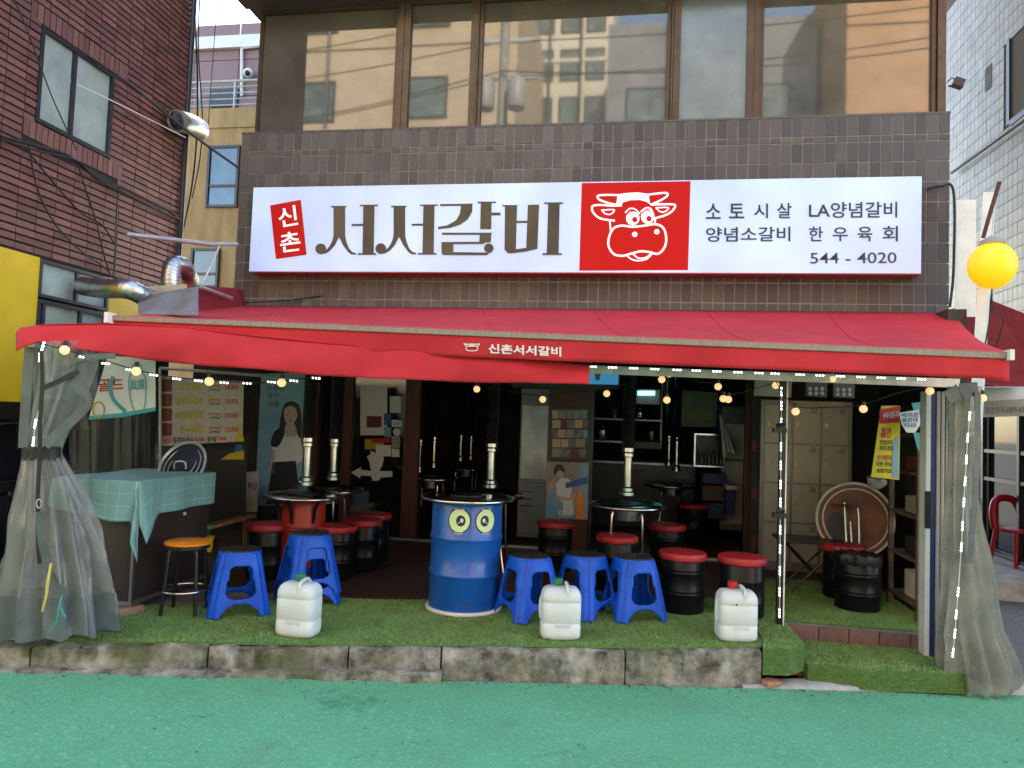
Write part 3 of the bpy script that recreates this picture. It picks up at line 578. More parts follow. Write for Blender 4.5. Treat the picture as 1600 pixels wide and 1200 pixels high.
for t, q in (('소', (1103, 318, 1126, 342)), ('토', (1139, 318, 1163, 341)), ('시', (1178, 318, 1200, 341)), ('살', (1214, 317, 1237, 341)), ('양념소갈비', (1103, 355, 1235, 378)), ('LA양념갈비', (1264, 316, 1402, 341)), ('한', (1264, 354, 1286, 377)), ('우', (1301, 355, 1325, 377)), ('육', (1340, 354, 1363, 377)), ('회', (1379, 353, 1403, 377)), ('544 - 4020', (1266, 395, 1401, 412))):
    TXT(t, R4(*q, dy=-1 if len(t) > 2 else 0), ms, 'sign_ink', sg, .005, .012 if t[0] != '5' else .004)
MB().tube(spline([PY(1448, 296, 7.38), PY(1470, 291, 7.36), PY(1490, 300, 7.37), PY(1490, 420, 7.4), PY(1484, 480, 7.4)]), .012, 6).build('power_cable', 'cable', sg)
# ================================================================== awnings
mat('awning_red', (.58, .019, .030), .8, col2=(.43, .015, .025), vscale=1.8, bump=.16, bscale=5); mat('awning_bar', (.36, .31, .25), .6, col2=(.2, .16, .13), vscale=14, stretch=(14, 14, 1)); mat('maroon', (.20, .012, .02), .8, var=.2)
AD = 4.78
aw = thing('awning', 'wide red retractable awning over the shop front with white lettering', 'awning', D(800, 527, AD))
barL, barR = (172, 497), (1577, 555)
def barpt(t, dy=0, dep=AD): return D(barL[0]+(barR[0]-barL[0])*t, barL[1]+(barR[1]-barL[1])*t+dy, dep)
wl, wr = Vector((-4.95, 7.36, 2.87)), Vector((2.98, 7.36, 2.885))
def top(u, v):
    a = wl.lerp(wr, u); c = barpt(u, -4); p = a.lerp(c, v); sag = -.05*math.sin(math.pi*v)*(1+.4*math.sin(u*9)); sag += .012*math.sin(u*47+v*3)*math.sin(math.pi*v); return p+Vector((0, 0, sag))
MB().grid(top, 90, 14).build('canopy', 'awning_red', aw, smooth=True, solid=.004, fixn=False)
for k in range(1, 7): MB().tube([top(k/7, v/14)+Vector((0, 0, .003)) for v in range(15)], .004, 4).build('seam', 'awning_red', aw)
MB().slab([barpt(0, -5), barpt(1, -5), barpt(1, 6), barpt(0, 4)], [barpt(0, -5, AD+.06), barpt(1, -5, AD+.06), barpt(1, 6, AD+.06), barpt(0, 4, AD+.06)]).build('front_bar', 'awning_bar', aw, bevel=.006)
for e_ in (0, 1): MB().box(barpt(e_), (.028, .08, .07)).build('bar_end_cap', 'white_paint', aw)
def val(u, v): p = barpt(u, 4+34*v+(0 if u < .97 else 4*v*(u-.97)/.03), AD+.015+.012*math.sin(u*60)*v+.01*math.sin(u*23)*v); return p
MB().grid(val, 140, 5).build('valance', 'awning_red', aw, smooth=True, solid=.003, fixn=False)
mv = mD(AD-.003)
TXT('신촌서서갈비', R4(763, 537, 877, 552, 5), mv, 'print_white', aw, .004, .03)
e = MB(); ez = lambda pts: [(725+x/10, 537+y/10) for x, y in pts]
e.stroke(spl2(ez([(0, 0), (60, 10), (120, 6), (180, 10), (240, 4)]), 3), 1.6, mv); e.stroke(spl2(ez([(45, 40), (30, 75), (60, 105), (130, 112), (195, 105), (215, 75), (200, 45), (130, 38), (45, 40)]), 3), 1.4, mv); e.stroke(spl2(ez([(10, 15), (50, 40), (100, 25), (150, 28), (200, 42), (240, 18)]), 3), 1.4, mv); e.build('cow_emblem', 'print_white', aw)
for t, q in ((.09, .2), (.36, .3), (.64, .3), (.93, .3)):
    a = wl.lerp(wr, t); c = barpt(t, 2, AD+.1); mid = a.lerp(c, .5)+Vector((.5, 0, -.12)); MB().tube([a+Vector((0, 0, -.1)), mid, c], .022, 8).build('folding_arm', 'alu', aw)
# lower red flap on the left
fl = thing('awning_flap', 'loose red awning flap sagging over the left half of the shop front', 'awning', D(450, 560, 4.6))
tp = [(26, 520), (32, 512), (66, 507), (160, 505), (290, 512), (400, 525), (510, 536), (620, 545), (720, 549), (830, 560), (921, 571)]
bt = [(24, 549), (40, 541), (62, 534), (120, 545), (225, 562), (330, 572), (400, 577), (480, 585), (600, 592), (760, 598), (921, 600)]
def interp(L_, x):
    if x <= L_[0][0]: return L_[0][1]
    for (a, ya), (c, yc) in zip(L_, L_[1:]):
        if x <= c: return ya+(yc-ya)*(x-a)/(c-a)
    return L_[-1][1]
def flap(u, v):
    x = 25+(921-25)*u; y0, y1 = interp(tp, x), interp(bt, x); dep = 4.60+.24*u+(.05*(1-v)**2)
    dep += .016*math.sin(v*3.1+u*5)*math.sin(u*17)*(.3+v)+.006*math.sin(u*60+v*4)*v
    wob = .5*math.sin(u*26)*v
    return D(x, y0+(y1-y0)*v+wob, dep)
MB().grid(flap, 120, 12).build('fabric', 'awning_red', fl, smooth=True, solid=.004, fixn=False)
def flaptop(u, v): x = 60+(730-60)*u; y0 = interp(tp, x); a = D(x, y0, 4.65+.24*u*.75); return a.lerp(a+Vector((.1, .62, .05)), v)
MB().grid(flaptop, 40, 4).build('top_fabric', 'awning_red', fl, smooth=True, solid=.004, fixn=False)
MB().tube([D(40, 520, 4.72), D(400, 536, 4.78), D(760, 563, 4.86)], .018, 8).build('front_rail', 'alu', fl)
# neighbour awning on the right
na = thing('neighbour_awning', 'dark red awning of the neighbouring shop behind the lantern', 'awning', (4.2, 8.2, 2))
q = [D(1478, 493, 7.2), D(1541, 466, 7.2), D(1640, 505, 7.0), D(1640, 604, 7.0), D(1560, 604, 7.05), D(1478, 592, 7.2)]
MB().slab(q, [p+Vector((.2, 1.2, .1)) for p in q]).build('canopy', 'maroon', na)
nc_ = thing('neighbour_canopy', 'pale canvas canopy with a phone number over the neighbouring shop', 'awning', (4.2, 8.5, 1.9))
mat('canvas', (.6, .58, .53), .8, var=.12, vscale=3); mat('canvas_tan', (.36, .31, .24), .8, var=.2, vscale=3)
MB().slab([D(1500, 606, 7.9), D(1640, 606, 7.8), D(1640, 622, 7.75), D(1500, 630, 7.85)], [D(1500, 604, 8.9), D(1640, 604, 8.9), D(1640, 612, 8.9), D(1500, 612, 8.9)]).build('canopy', 'canvas', nc_)
MB().slab([D(1500, 629, 7.84), D(1640, 621, 7.74), D(1640, 649, 7.74), D(1500, 653, 7.84)], [D(1500, 629, 7.87), D(1640, 621, 7.77), D(1640, 649, 7.77), D(1500, 653, 7.87)]).build('valance', 'canvas_tan', nc_)
TXT('창업문의 1899-6099', [(1540, 647), (1608, 645), (1608, 633), (1540, 636)], mD(7.73), 'print_black', nc_, .006, .006)
# front frame: post with light strip, beam
FD = 5.45
fr = thing('support_structure', 'grey aluminium frame beam and post under the awning', 'frame', PZ(1218, 978, .2))
MB().slab([D(905, 570, FD+.1), D(1500, 592, FD), D(1500, 606, FD), D(905, 583, FD+.1)], [D(905, 570, FD+.15), D(1500, 592, FD+.05), D(1500, 606, FD+.05), D(905, 583, FD+.15)]).build('beam', 'alu', fr)
pb = PZ(1217, 978, .19); MB().b2((pb.x-.022, pb.y-.02, .19), (pb.x+.022, pb.y+.025, 2.16)).build('post', 'black_metal', fr)
MB().b2((pb.x+.024, pb.y-.022, .19), (pb.x+.034, pb.y+.01, 2.16)).build('post_edge', 'white_paint', fr)
for pz in (672, 805): p = PY(1218, pz, pb.y-.03); MB().box(p, (.10, .06, .035)).tube([p+Vector((-.03, -.03, .03)), p+Vector((.03, -.03, .05))], .018, 8).build('clamp', 'black_plastic', fr)
for (x0, y0, d0, x1, y1, d1) in ((55, 538, 4.85, 60, 985, 4.95), (60, 540, 4.85, 250, 560, 7.0), (250, 575, 6.9, 480, 592, 6.9), (250, 575, 6.9, 250, 880, 6.9), (60, 538, 4.85, 905, 590, 5.55)):
    MB().tube([D(x0, y0, d0), D(x1, y1, d1)], .016, 6).build('rail', 'alu', fr)
def led_row(label, pts, mf, vert=False, wire=True):
    p0 = mf(*pts[0]); t = thing('light_strip', label, 'light strip', p0)
    if wire: MB().tube([mf(x, y, -.006) for x, y in pts], .003, 5).build('cable', 'white_paint', t)
    for i, (x, y) in enumerate(pts):
        a = pts[min(i+1, len(pts)-1)]; c = pts[max(i-1, 0)]; L_ = math.hypot(a[0]-c[0], a[1]-c[1]) or 1; dx, dy = (a[0]-c[0])/L_*5.2, (a[1]-c[1])/L_*5.2
        h = MB().tube([mf(x-dx*1.5, y-dy*1.5, -.003), mf(x+dx*1.5, y+dy*1.5, -.003)], .006, 5).build('light_module', 'white_paint', t)
        m_ = MB()
        for k in (-1, 0, 1): m_.ball(mf(x+dx*k, y+dy*k, .004), .0065, 8)
        m_.build('diodes', 'led', h, smooth=True)
led_row('white light strip along the frame beam under the awning', [(x, 572+(x-900)*.0385) for x in (925, 957, 990, 1023, 1058, 1088, 1120, 1153, 1186, 1211, 1250, 1281, 1313, 1345, 1377, 1408, 1440)], mD(FD-.01))
led_row('white light strip running down the black frame post', [(1221-.009*(y-615), y) for y in (612, 634, 660, 698, 727, 757, 785, 828, 858, 892, 925, 958)], mY(pb.y-.034))
led_row('white light strip drooping along the left curtain edge', [(67, 541), (62, 558), (65, 590), (64, 630), (55, 662), (52, 690)], mD(4.6))
led_row('white light strip inside the right plastic curtain', [(1515, 650), (1512, 684), (1510, 718), (1508, 752), (1506, 785), (1504, 822), (1502, 855), (1497, 925), (1494, 960), (1492, 990), (1489, 1020)], mD(5.02))
def string(label, path, bulbs, leds, depf, droop=True):
    f = lambda x, y, k=0: D(x, y, depf(x)-k)
    t = thing('string_light', label, 'string light', f(*path[0])); MB().tube(spline([f(x, y) for x, y in path], 5), .004, 5).build('cable', 'cable', t)
    for x, y in bulbs:
        s = MB().lathe([(.012, .026), (.015, .03), (.015, .055), (.006, .062)], f(x, y), 10).build('socket', 'black_plastic', t); MB().ball(f(x, y), .03, 14).build('globe', 'bulb', s, smooth=True)
    for x, y in leds:
        m_ = MB()
        for k in (-4, 0, 4): m_.ball(f(x+k*1.25, y+k*.12, .006), .006, 8)
        m_.build('light_module', 'led', t, smooth=True)
lx = lambda x: 4.55+(x-60)*.0011
string('string of warm bulbs and white lights sagging below the red flap', [(56, 534), (100, 546), (160, 562), (213, 578), (270, 589), (327, 594), (390, 598), (440, 596), (508, 587)], [(101, 547), (213, 580), (327, 596), (440, 598)], [(130, 558), (165, 568), (203, 578), (240, 586), (276, 592), (310, 595), (350, 598), (386, 599), (424, 597), (459, 595), (494, 591)], lx)
string('string of warm bulbs hanging across the doorway', [(700, 596), (745, 603), (800, 612), (848, 618), (900, 612), (948, 608), (1046, 577)], [(745, 608), (848, 624), (948, 615)], [], lambda x: 6.4)
string('string of warm bulbs zigzagging before the kitchen', [(1046, 577), (1035, 585), (1042, 620), (1046, 578), (1090, 596), (1122, 600), (1133, 618), (1212, 598)], [(1034, 593), (1046, 584), (1042, 625), (1122, 604), (1130, 623), (1138, 624), (1212, 602)], [], lambda x: 6.0)
string('string of warm bulbs swagged over the lockers', [(1212, 596), (1243, 634), (1300, 636), (1349, 632), (1400, 615), (1453, 604), (1500, 596), (1535, 620)], [(1243, 643), (1300, 592), (1349, 639), (1453, 611), (1535, 622)], [], lambda x: 5.5)
# ================================================================== lantern and white post
mat('lantern_skin', (.9, .45, .02), .4, emit=(1, .36, .008), es=.17); mat('lamp_grey', (.3, .3, .3), .5)
wp = thing('lamp_post', 'white square post standing behind the right end of the awning', 'post', D(1548, 1000, 6.4))
MB().slab([D(1536, 300, 6.4), D(1552, 300, 6.4), D(1511, 1012, 6.4), D(1493, 1012, 6.4)], [D(1540, 300, 6.52), D(1556, 300, 6.52), D(1515, 1012, 6.52), D(1497, 1012, 6.52)]).build('shaft', 'white_paint', wp)
MB().slab([D(1492, 312, 6.9), D(1525, 312, 6.9), D(1525, 495, 6.9), D(1492, 495, 6.9)], [D(1492, 312, 7.0), D(1525, 312, 7.0), D(1525, 495, 7.0), D(1492, 495, 7.0)]).build('side_panel', 'white_paint', wp)
lt = thing('lantern', 'glowing yellow round paper lantern hanging from a rusty arm', 'lantern', D(1550, 415, 6.2))
c = D(1550, 415, 6.2); b = MB(); prof = []
for i in range(33):
    a = math.pi*i/32; r = .183*math.sin(a); prof.append((max(r, .03)+(.0035 if i % 2 else 0), -.20*math.cos(a)))
b.lathe(prof, c, 36).build('shade', 'lantern_skin', lt, smooth=True, autos=80)
MB().lathe([(.10, .185), (.09, .215), (.05, .24), (.02, .255)], c, 20).build('cap', 'lamp_grey', lt, smooth=True)
MB().tube([c+Vector((0, 0, .24)), D(1553, 330, 6.2)], .006, 6).build('hanging_wire', 'alu', lt); MB().tube([D(1562, 284, 6.2), D(1548, 330, 6.25), D(1536, 372, 6.3)], .018, 8).build('arm', 'wood_red', lt)
MB().tube(spline([c+Vector((0, 0, -.19)), D(1552, 480, 6.2), D(1568, 500, 6.2), D(1552, 550, 6.3)]), .006, 6).tube(spline([c+Vector((0, 0, -.19)), D(1546, 500, 6.25), D(1538, 545, 6.3)]), .006, 6).build('cable', 'cable', lt)
# flood lamp
p = PY(1497, 130, 7.5); fl_ = thing('flood_lamp', 'small black flood lamp clamped beside the upstairs window', 'lamp', p)
MB().box(p, (.10, .07, .09), Matrix.Rotation(.4, 3, 'Y')).build('head', 'black_plastic', fl_, bevel=.008); MB().tube([PY(1482, 135, 7.56), p], .008, 6).tube(spline([PY(1480, 128, 7.56), PY(1488, 122, 7.5), p]), .005, 5).build('bracket', 'black_metal', fl_)

up_ = thing('utility_pole', 'concrete utility pole with crossarms mirrored in the upstairs windows', 'pole', (-3.5, -3, rz((-3.5, -3))))
MB().tube([(-3.5, -3, -.1), (-3.5, -3, 13)], [.18, .12], 16).build('shaft', 'concrete', up_, smooth=True)
for z in (10.6, 11.6, 12.4): MB().b2((-4.4, -3.05, z), (-2.6, -2.95, z+.09)).build('crossarm', 'alu', up_)
for x in (-3.9, -3.1): MB().lathe([(.22, 0), (.24, .05), (.24, .7), (.15, .8)], (x, -2.7, 9.7), 20).build('transformer', 'lamp_grey', up_, smooth=True)
for i, (z, dy, sg_) in enumerate(((10.7, 0, .5), (10.75, .2, .7), (11.7, -.1, .4), (12.5, .1, .6), (9.4, .1, .8), (9.2, .25, .9))):
    for sd_ in (-1, 1):
        e_ = Vector((-3.5+sd_*16, -3+sd_*3.2+dy, z-.3*i*sd_)); a_ = Vector((-3.5, -3+dy, z)); t = thing('overhead_wire', ('overhead wire from '+('the lowest crossarm', 'the end of the lowest crossarm', 'the middle crossarm', 'the top crossarm', 'just below the transformers', 'the slackest bracket below the transformers')[i]+(' towards the tan building' if sd_ < 0 else ' towards the orange building')), 'wire', a_, 'overhead wires on the utility pole'); MB().tube([a_.lerp(e_, k/16)+Vector((0, 0, -sg_*4*(k/16)*(1-k/16))) for k in range(17)], .018, 5).build('strand', 'cable', t)
# ================================================================== plastic curtains
vinyl('clear_vinyl', (.30, .30, .285), .52, .05, .05); vinyl('clear_vinyl_flat', (.22, .22, .19), .72, .12); mat('vinyl_grey', (.10, .115, .12), .35, var=.3, vscale=6, bump=.3, bscale=8, spec=.6); vinyl('dusty_vinyl', (.30, .285, .255), .42, .08, .06)
mat('strap_black', (.012, .012, .013), .6); mat('cord_yellow', (.6, .5, .12), .7); mat('cord_green', (.04, .3, .24), .7)
def drape(rows, dep, thick, folds, amp, n=110, seed=1, va=0, vb=1):
    rnd = random.Random(seed); ph = [rnd.uniform(0, 6.28) for _ in range(4)]; R_ = []
    y0, y1 = rows[0][0], rows[-1][0]; m = 60
    cs = [(r[0], r[1]) for r in rows]; hs = [(r[0], r[2]) for r in rows]
    def fn(u, v):
        py = y0+(y1-y0)*v; last = v; v = va+(vb-va)*v; cx = interp(cs, py); hw = interp(hs, py); th = 2*math.pi*u; f = 1+amp*(math.sin(folds*th+ph[0]+2.2*v)+.6*math.sin((folds*2-3)*th+ph[1]-1.5*v)+.4*math.sin((folds+5)*th+ph[2]+4*v)+1.5*(.55-abs(math.sin((folds+4)/2*th+ph[3]+2.5*v+.6*math.sin(9*v)))))*(.45+.55*v)
        x = math.cos(th)*f; z = math.sin(th)*f
        p = D(cx+hw*max(-1.12, min(1.12, x*.93)), py+(4*math.sin(folds*th+ph[3]) if last > .97 and vb == 1 else 0), dep)
        back = Vector((FW.x, FW.y, 0)).normalized()
        return p+back*(z*hw/F*dep*thick)
    return fn, n, m
lc = thing('plastic_curtain', 'bundled clear plastic curtain tied with black straps beside the freezer', 'curtain', D(85, 985, 4.75))
fn, n_, m_ = drape([(536, 108, 50), (570, 104, 46), (610, 96, 40), (650, 82, 35), (690, 68, 29), (706, 65, 27), (722, 68, 31), (760, 76, 45), (820, 82, 64), (880, 86, 78), (928, 88, 86)], 4.72, .55, 11, .12, vb=.87)
MB().grid(fn, n_, m_).build('clear_sheet', 'clear_vinyl', lc, smooth=True, fixn=False, autos=70)
fn, n_, m_ = drape([(925, 88, 87), (950, 89, 90), (984, 90, 93)], 4.718, .56, 11, .12, va=.865)
MB().grid(fn, n_, 10).build('hem', 'vinyl_grey', lc, smooth=True, fixn=False, autos=70)
def strip(pts, w_, dep, name, m, par, th=.004):
    b = MB()
    for i in range(len(pts)-1):
        (x0, y0), (x1, y1) = pts[i], pts[i+1]; L_ = math.hypot(x1-x0, y1-y0); nx, ny = -(y1-y0)/L_*w_/2, (x1-x0)/L_*w_/2
        d0, d1 = (dep(x0, y0), dep(x1, y1)) if callable(dep) else (dep, dep)
        q = [D(x0+nx, y0+ny, d0), D(x1+nx, y1+ny, d1), D(x1-nx, y1-ny, d1), D(x0-nx, y0-ny, d0)]
        b.slab(q, [p+FW*.006 for p in q])
    return b.build(name, m, par)
fn, _, _ = drape([(698, 66, 30.5), (706, 65, 30), (716, 67, 32)], 4.72, .62, 11, .03); MB().grid(fn, 60, 3).build('tie_strap', 'strap_black', lc, smooth=True, fixn=False)
strip([(35, 712), (44, 706), (52, 711)], 9, 4.57, 'buckle', 'strap_black', lc)
strip([(64, 548), (66, 600), (62, 660), (62, 705), (58, 780), (60, 860), (62, 880)], 6, 4.56, 'hanging_strap', 'strap_black', lc)
strip([(68, 606), (95, 594), (122, 580)], 8, 4.54, 'cross_strap', 'strap_black', lc)
def band(pts, w_, m, dep=4.57, name='zip_strip'): strip(spl2(pts, 5), w_, dep, name, m, lc)
band([(100, 578), (118, 600), (136, 622), (130, 640), (100, 668), (70, 696)], 15, 'vinyl_grey', 4.56); band([(102, 576), (125, 560), (180, 556)], 9, 'vinyl_grey', 4.62)
band([(62, 800), (66, 850), (80, 900), (100, 940)], 13, 'vinyl_grey', 4.40); band([(46, 542), (42, 600), (38, 660), (36, 700)], 16, 'vinyl_grey', 4.66)
MB().tube(spline([D(80, 880, 4.37), D(74, 910, 4.36), D(72, 932, 4.35), D(66, 955, 4.36)]), .007, 6).tube(spline([D(79, 882, 4.37), D(76, 905, 4.35), D(73, 928, 4.36)]), .007, 6).build('yellow_cord', 'cord_yellow', lc)
MB().tube(spline([D(97, 930, 4.36), D(92, 950, 4.34), D(88, 972, 4.34), D(76, 990, 4.36)]), .005, 6).tube(spline([D(94, 950, 4.34), D(100, 960, 4.34), D(103, 966, 4.34)]), .005, 6).build('green_cord', 'cord_green', lc)
MB().tube([D(61+4*math.cos(a), 787+7*math.sin(a), 4.50) for a in [k*math.pi/8 for k in range(17)]], .004, 6).build('ring', 'alu', lc)
sc_ = thing('side_curtain', 'long clear plastic side sheet hanging behind the freezer', 'curtain', D(150, 800, 5.6))
def side(u, v): dep = 5.0+2.0*u; px = 108+(246-108)*u; return D(px+4*math.sin(u*38)*(.4+v), 545+18*u+(800-70*u-545)*v, dep+.05*math.sin(u*52+v))
MB().grid(side, 110, 14).build('clear_sheet', 'clear_vinyl_flat', sc_, smooth=True, fixn=False, autos=80)
rc = thing('right_plastic_curtain', 'dusty clear plastic curtain bunched beside the folding doors', 'curtain', D(1530, 1078, 5.1))
fn, n_, m_ = drape([(604, 1508, 26), (625, 1506, 27), (700, 1505, 24), (780, 1503, 25), (820, 1504, 29), (900, 1511, 39), (980, 1516, 47), (1040, 1530, 58), (1066, 1534, 58), (1078, 1530, 54)], 5.12, .5, 8, .14, seed=4)
MB().grid(fn, n_, m_).build('clear_sheet', 'dusty_vinyl', rc, smooth=True, fixn=False, autos=70)
strip([(1480, 622), (1500, 610), (1528, 608)], 22, 5.0, 'rolled_top', 'vinyl_grey', rc); strip([(1527, 612), (1529, 700), (1523, 790), (1515, 880)], 9, 4.99, 'edge_band', 'vinyl_grey', rc)
# ================================================================== stools, drums, cans
mat('stool_blue', (.004, .10, .66), .42, var=.25, vscale=9, spec=.32); mat('pad_black', (.018, .018, .019), .45, var=.3, vscale=20)
def plastic_stool():
    t = thing('plastic_stool', 'x', 'stool', (0, 0, 0), 'blue plastic stools on the turf'); H = .465; NU, NV = 112, 52; b = MB()
    def sq(a, r, k): c, s = math.cos(a), math.sin(a); return r/((abs(c)**k+abs(s)**k)**(1/k))
    vs = []; keep = []
    for j in range(NV+1):
        v = j/NV; z = v*H*.965; r = .228-(.228-.150)*(v**.85); k = 5.0-2.6*v**2
        for i in range(NU):
            a = 2*math.pi*i/NU; fl = min(abs(((a-math.pi/4) % (math.pi/2))), math.pi/2-abs(((a-math.pi/4) % (math.pi/2))))      # distance to a corner
            rr = sq(a, r, k)-(.010*math.exp(-(fl/.07)**2))+.004*math.exp(-((fl-.12)/.05)**2)
            vs.append((rr*math.cos(a), rr*math.sin(a), z))
    fs = []
    for j in range(NV):
        for i in range(NU):
            a = 2*math.pi*(i+.5)/NU; v = (j+.5)/NV; d = abs(((a+math.pi/4) % (math.pi/2))-math.pi/4)       # distance to a face centre
            u = d/.50; w_ = (v-.555)/.265
            if abs(u) < 1.12-.25*v and abs(w_) < 1 and (abs(u/(1.12-.25*v))**5+abs(w_)**5) < .9: continue
            if v < .21*math.sqrt(max(0, 1-(d/.56)**2.6)) if d < .56 else False: continue
            fs.append((j*NU+i, j*NU+(i+1) % NU, (j+1)*NU+(i+1) % NU, (j+1)*NU+i))
    b.add(vs, fs).build('frame', 'stool_blue', t, smooth=True, solid=.009, autos=60, fixn=False)
    MB().lathe([(.155, 0), (.158, .006), (.155, .016), (.145, .020)], (0, 0, H*.965-.006), 48).build('rim', 'stool_blue', t, smooth=True)
    s = MB().lathe([(.150, .0), (.153, .006), (.148, .014), (.10, .018), (.03, .016)], (0, 0, H*.965+.006), 48).build('seat_pad', 'pad_black', t, smooth=True)
    g_ = MB()
    for k in range(10):
        a = math.pi*2*k/10; g_.tube([(.04*math.cos(a), .04*math.sin(a), H*.965+.024), (.13*math.cos(a+.25), .13*math.sin(a+.25), H*.965+.020)], .003, 4)
    g_.build('pad_ribs', 'pad_black', s); return t
ps = plastic_stool()
def put(root, first, px, py, z, rz_, label, off=.0, cnt=[0]):
    p = PZ(px, py, z); back = Vector((FW.x, FW.y, 0)).normalized(); p = p+back*off
    if first: root.location = p; root.rotation_euler = (0, 0, rz_); root['label'] = label; return root
    return dup(root, p, rz_, label)
put(ps, True, 352, 966, .2, .62, 'single blue plastic stool beside the orange topped stool', .22)
s2 = put(ps, False, 468, 949, .2, .78, 'lower blue plastic stool of the nested pair in front of the red drum table', .2)
s2b = dup(ps, s2.location+Vector((0, 0, .085)), .80, 'upper blue plastic stool of the nested pair in front of the red drum table')
put(ps, False, 826, 973, .2, .70, 'blue plastic stool right beside the blue eyed drum', .22); put(ps, False, 916, 967, .2, .95, 'middle blue plastic stool between the blue drum and the black drum stools', .2); put(ps, False, 995, 972, .2, .45, 'blue plastic stool next to the red topped black drum stool on the turf', .2)
# orange stool
mat('orange_vinyl', (.80, .24, .012), .4, var=.12, vscale=9); os_ = thing('round_stool', 'orange topped round stool with black tube legs by the freezer', 'stool', PZ(272, 962, .2)+Vector((0, .12, 0)))
o0 = os_.location; H = .53
MB().lathe([(.155, .0), (.165, .006), (.165, .018), (.15, .028), (.05, .031)], o0+Vector((0, 0, H-.03)), 40).build('seat', 'orange_vinyl', os_, smooth=True); MB().lathe([(.15, 0), (.158, .004), (.158, .024)], o0+Vector((0, 0, H-.055)), 40).build('seat_ring', 'black_metal', os_, smooth=True)
for k in range(4):
    a = math.pi/4+k*math.pi/2+.25; d = Vector((math.cos(a), math.sin(a), 0)); MB().tube(spline([o0+d*.10+Vector((0, 0, H-.05)), o0+d*.135+Vector((0, 0, H-.075)), o0+d*.15+Vector((0, 0, .3)), o0+d*.175+Vector((0, 0, .0))]), .014, 10).build('leg', 'black_metal', os_, smooth=True)
MB().tube([o0+Vector((.17*math.cos(a), .17*math.sin(a), .17)) for a in [k*math.pi/16 for k in range(33)]], .008, 8).build('foot_ring', 'steel', os_, smooth=True)
# blue drum table with eyes
mat('drum_blue', (.008, .105, .46), .28, var=.15, vscale=4, coat=.3); mat('eye_cream', (.70, .84, .46), .4, emit=None); mat('table_top', (.03, .028, .03), .12, var=.4, vscale=6)
mat('drum_red', (.42, .03, .015), .35, var=.3, vscale=4); mat('drum_black', (.008, .009, .011), .3, var=.3, vscale=4, spec=.25); mat('cushion_red', (.46, .025, .035), .45, var=.2, vscale=10, bump=.2, bscale=14); mat('rust_dark', (.10, .055, .03), .6, var=.5, vscale=12)
dt = thing('drum_table', 'blue steel drum table with two cartoon eyes and a round steel top', 'table', PZ(720, 965, .19)+Vector((-.045, .29, 0))); d0 = dt.location
R = .284; Hd = .86; prof = [(R, .0)]
def ribp(R, H, zs, rb=.011, hw=.022):
    P = [(R-.004, 0), (R, .012)]
    for z in zs: P += [(R, z-hw), (R+rb*.75, z-hw*.45), (R+rb, z), (R+rb*.75, z+hw*.45), (R, z+hw)]
    return P+[(R, H-.012), (R-.006, H)]
body = MB().lathe(ribp(R, Hd, (.30, .585)), d0, 72).build('drum', 'drum_blue', dt, smooth=True, autos=60)
MB().tube([d0+Vector(((R+.01)*math.cos(a), (R+.01)*math.sin(a), .018)) for a in [k*math.pi/32 for k in range(65)]], .017, 10).build('base_ring', 'white_paint', dt, smooth=True)
def round_top(parent, c, r, z, burner=True, m='table_top', wood=False):
    tp_ = MB().lathe([(r-.02, -.012), (r-.004, -.004), (r-.004, .006), (r-.03, .012), (.10, .012)], c+Vector((0, 0, z)), 64).build('table_top', m, parent, smooth=True)
    MB().lathe([(r-.03, -.02), (r, -.016), (r+.008, 0), (r, .014), (r-.025, .017), (r-.034, .013)], c+Vector((0, 0, z)), 64, cap=False).build('steel_rim', 'chrome', tp_, smooth=True, autos=70)
    if burner: MB().lathe([(.14, .013), (.15, .02), (.15, .028), (.12, .034), (.04, .03)], c+Vector((0, 0, z)), 40).build('burner', 'black_metal', tp_, smooth=True)
round_top(dt, d0, .375, .885); MB().lathe([(R-.03, .855), (R-.02, .88)], d0, 40).build('collar', 'black_metal', dt)
tocam = (CAM-d0); ang0 = math.atan2(tocam.y, tocam.x)
def eye(dx, flip):
    es = MB(); zc = .735; t = None
    def patch(name, m, cx, cz, rx, rz_, k, par):
        pts = []
        for i in range(28):
            a = 2*math.pi*i/28; s = dx+cx+rx*math.cos(a); zz_ = zc+cz+rz_*math.sin(a); an = ang0+s/R; pts.append(d0+Vector(((R+k)*math.cos(an), (R+k)*math.sin(an), zz_)))
        cen = ang0+(dx+cx)/R; c = d0+Vector(((R+k)*math.cos(cen), (R+k)*math.sin(cen), zc+cz)); b = MB(); b.add(pts+[c], [(i, (i+1) % 28, 28) for i in range(28)]); return b.build(name, m, par)
    e0 = patch('eye_sticker', 'print_black', 0, 0, .092, .100, .0015, dt); patch('eye_white', 'eye_cream', 0, .0, .082, .089, .0030, e0); patch('pupil', 'print_black', -.012*flip, .0, .036, .043, .0045, e0); patch('highlight', 'print_white', -.020*flip, .004, .013, .017, .006, e0); patch('small_highlight', 'print_white', .002*flip, -.014, .006, .006, .006, e0)
    for k in range(5): patch('tooth', 'print_white', (-.028+.014*k), -.101+abs(k-2)*.003, .005, .006, .0062, e0)
    for k in range(4): patch('lash', 'print_red' if 0 < k < 3 else 'print_white', (-.03+.02*k), .096-abs(k-1.5)*.004, .009, .0045, .0062, e0)
eye(-.06, -1); eye(.155, 1)
patch_ = MB(); 
for k in range(9): an = ang0+random.uniform(-.2, .1); patch_.ball(d0+Vector(((R+.0005)*math.cos(an), (R+.0005)*math.sin(an), .075+random.uniform(-.01, .01))), random.uniform(.004, .010), 6, (1.6, .3, .5))
patch_.build('paint_chips', 'rust_dark', dt)
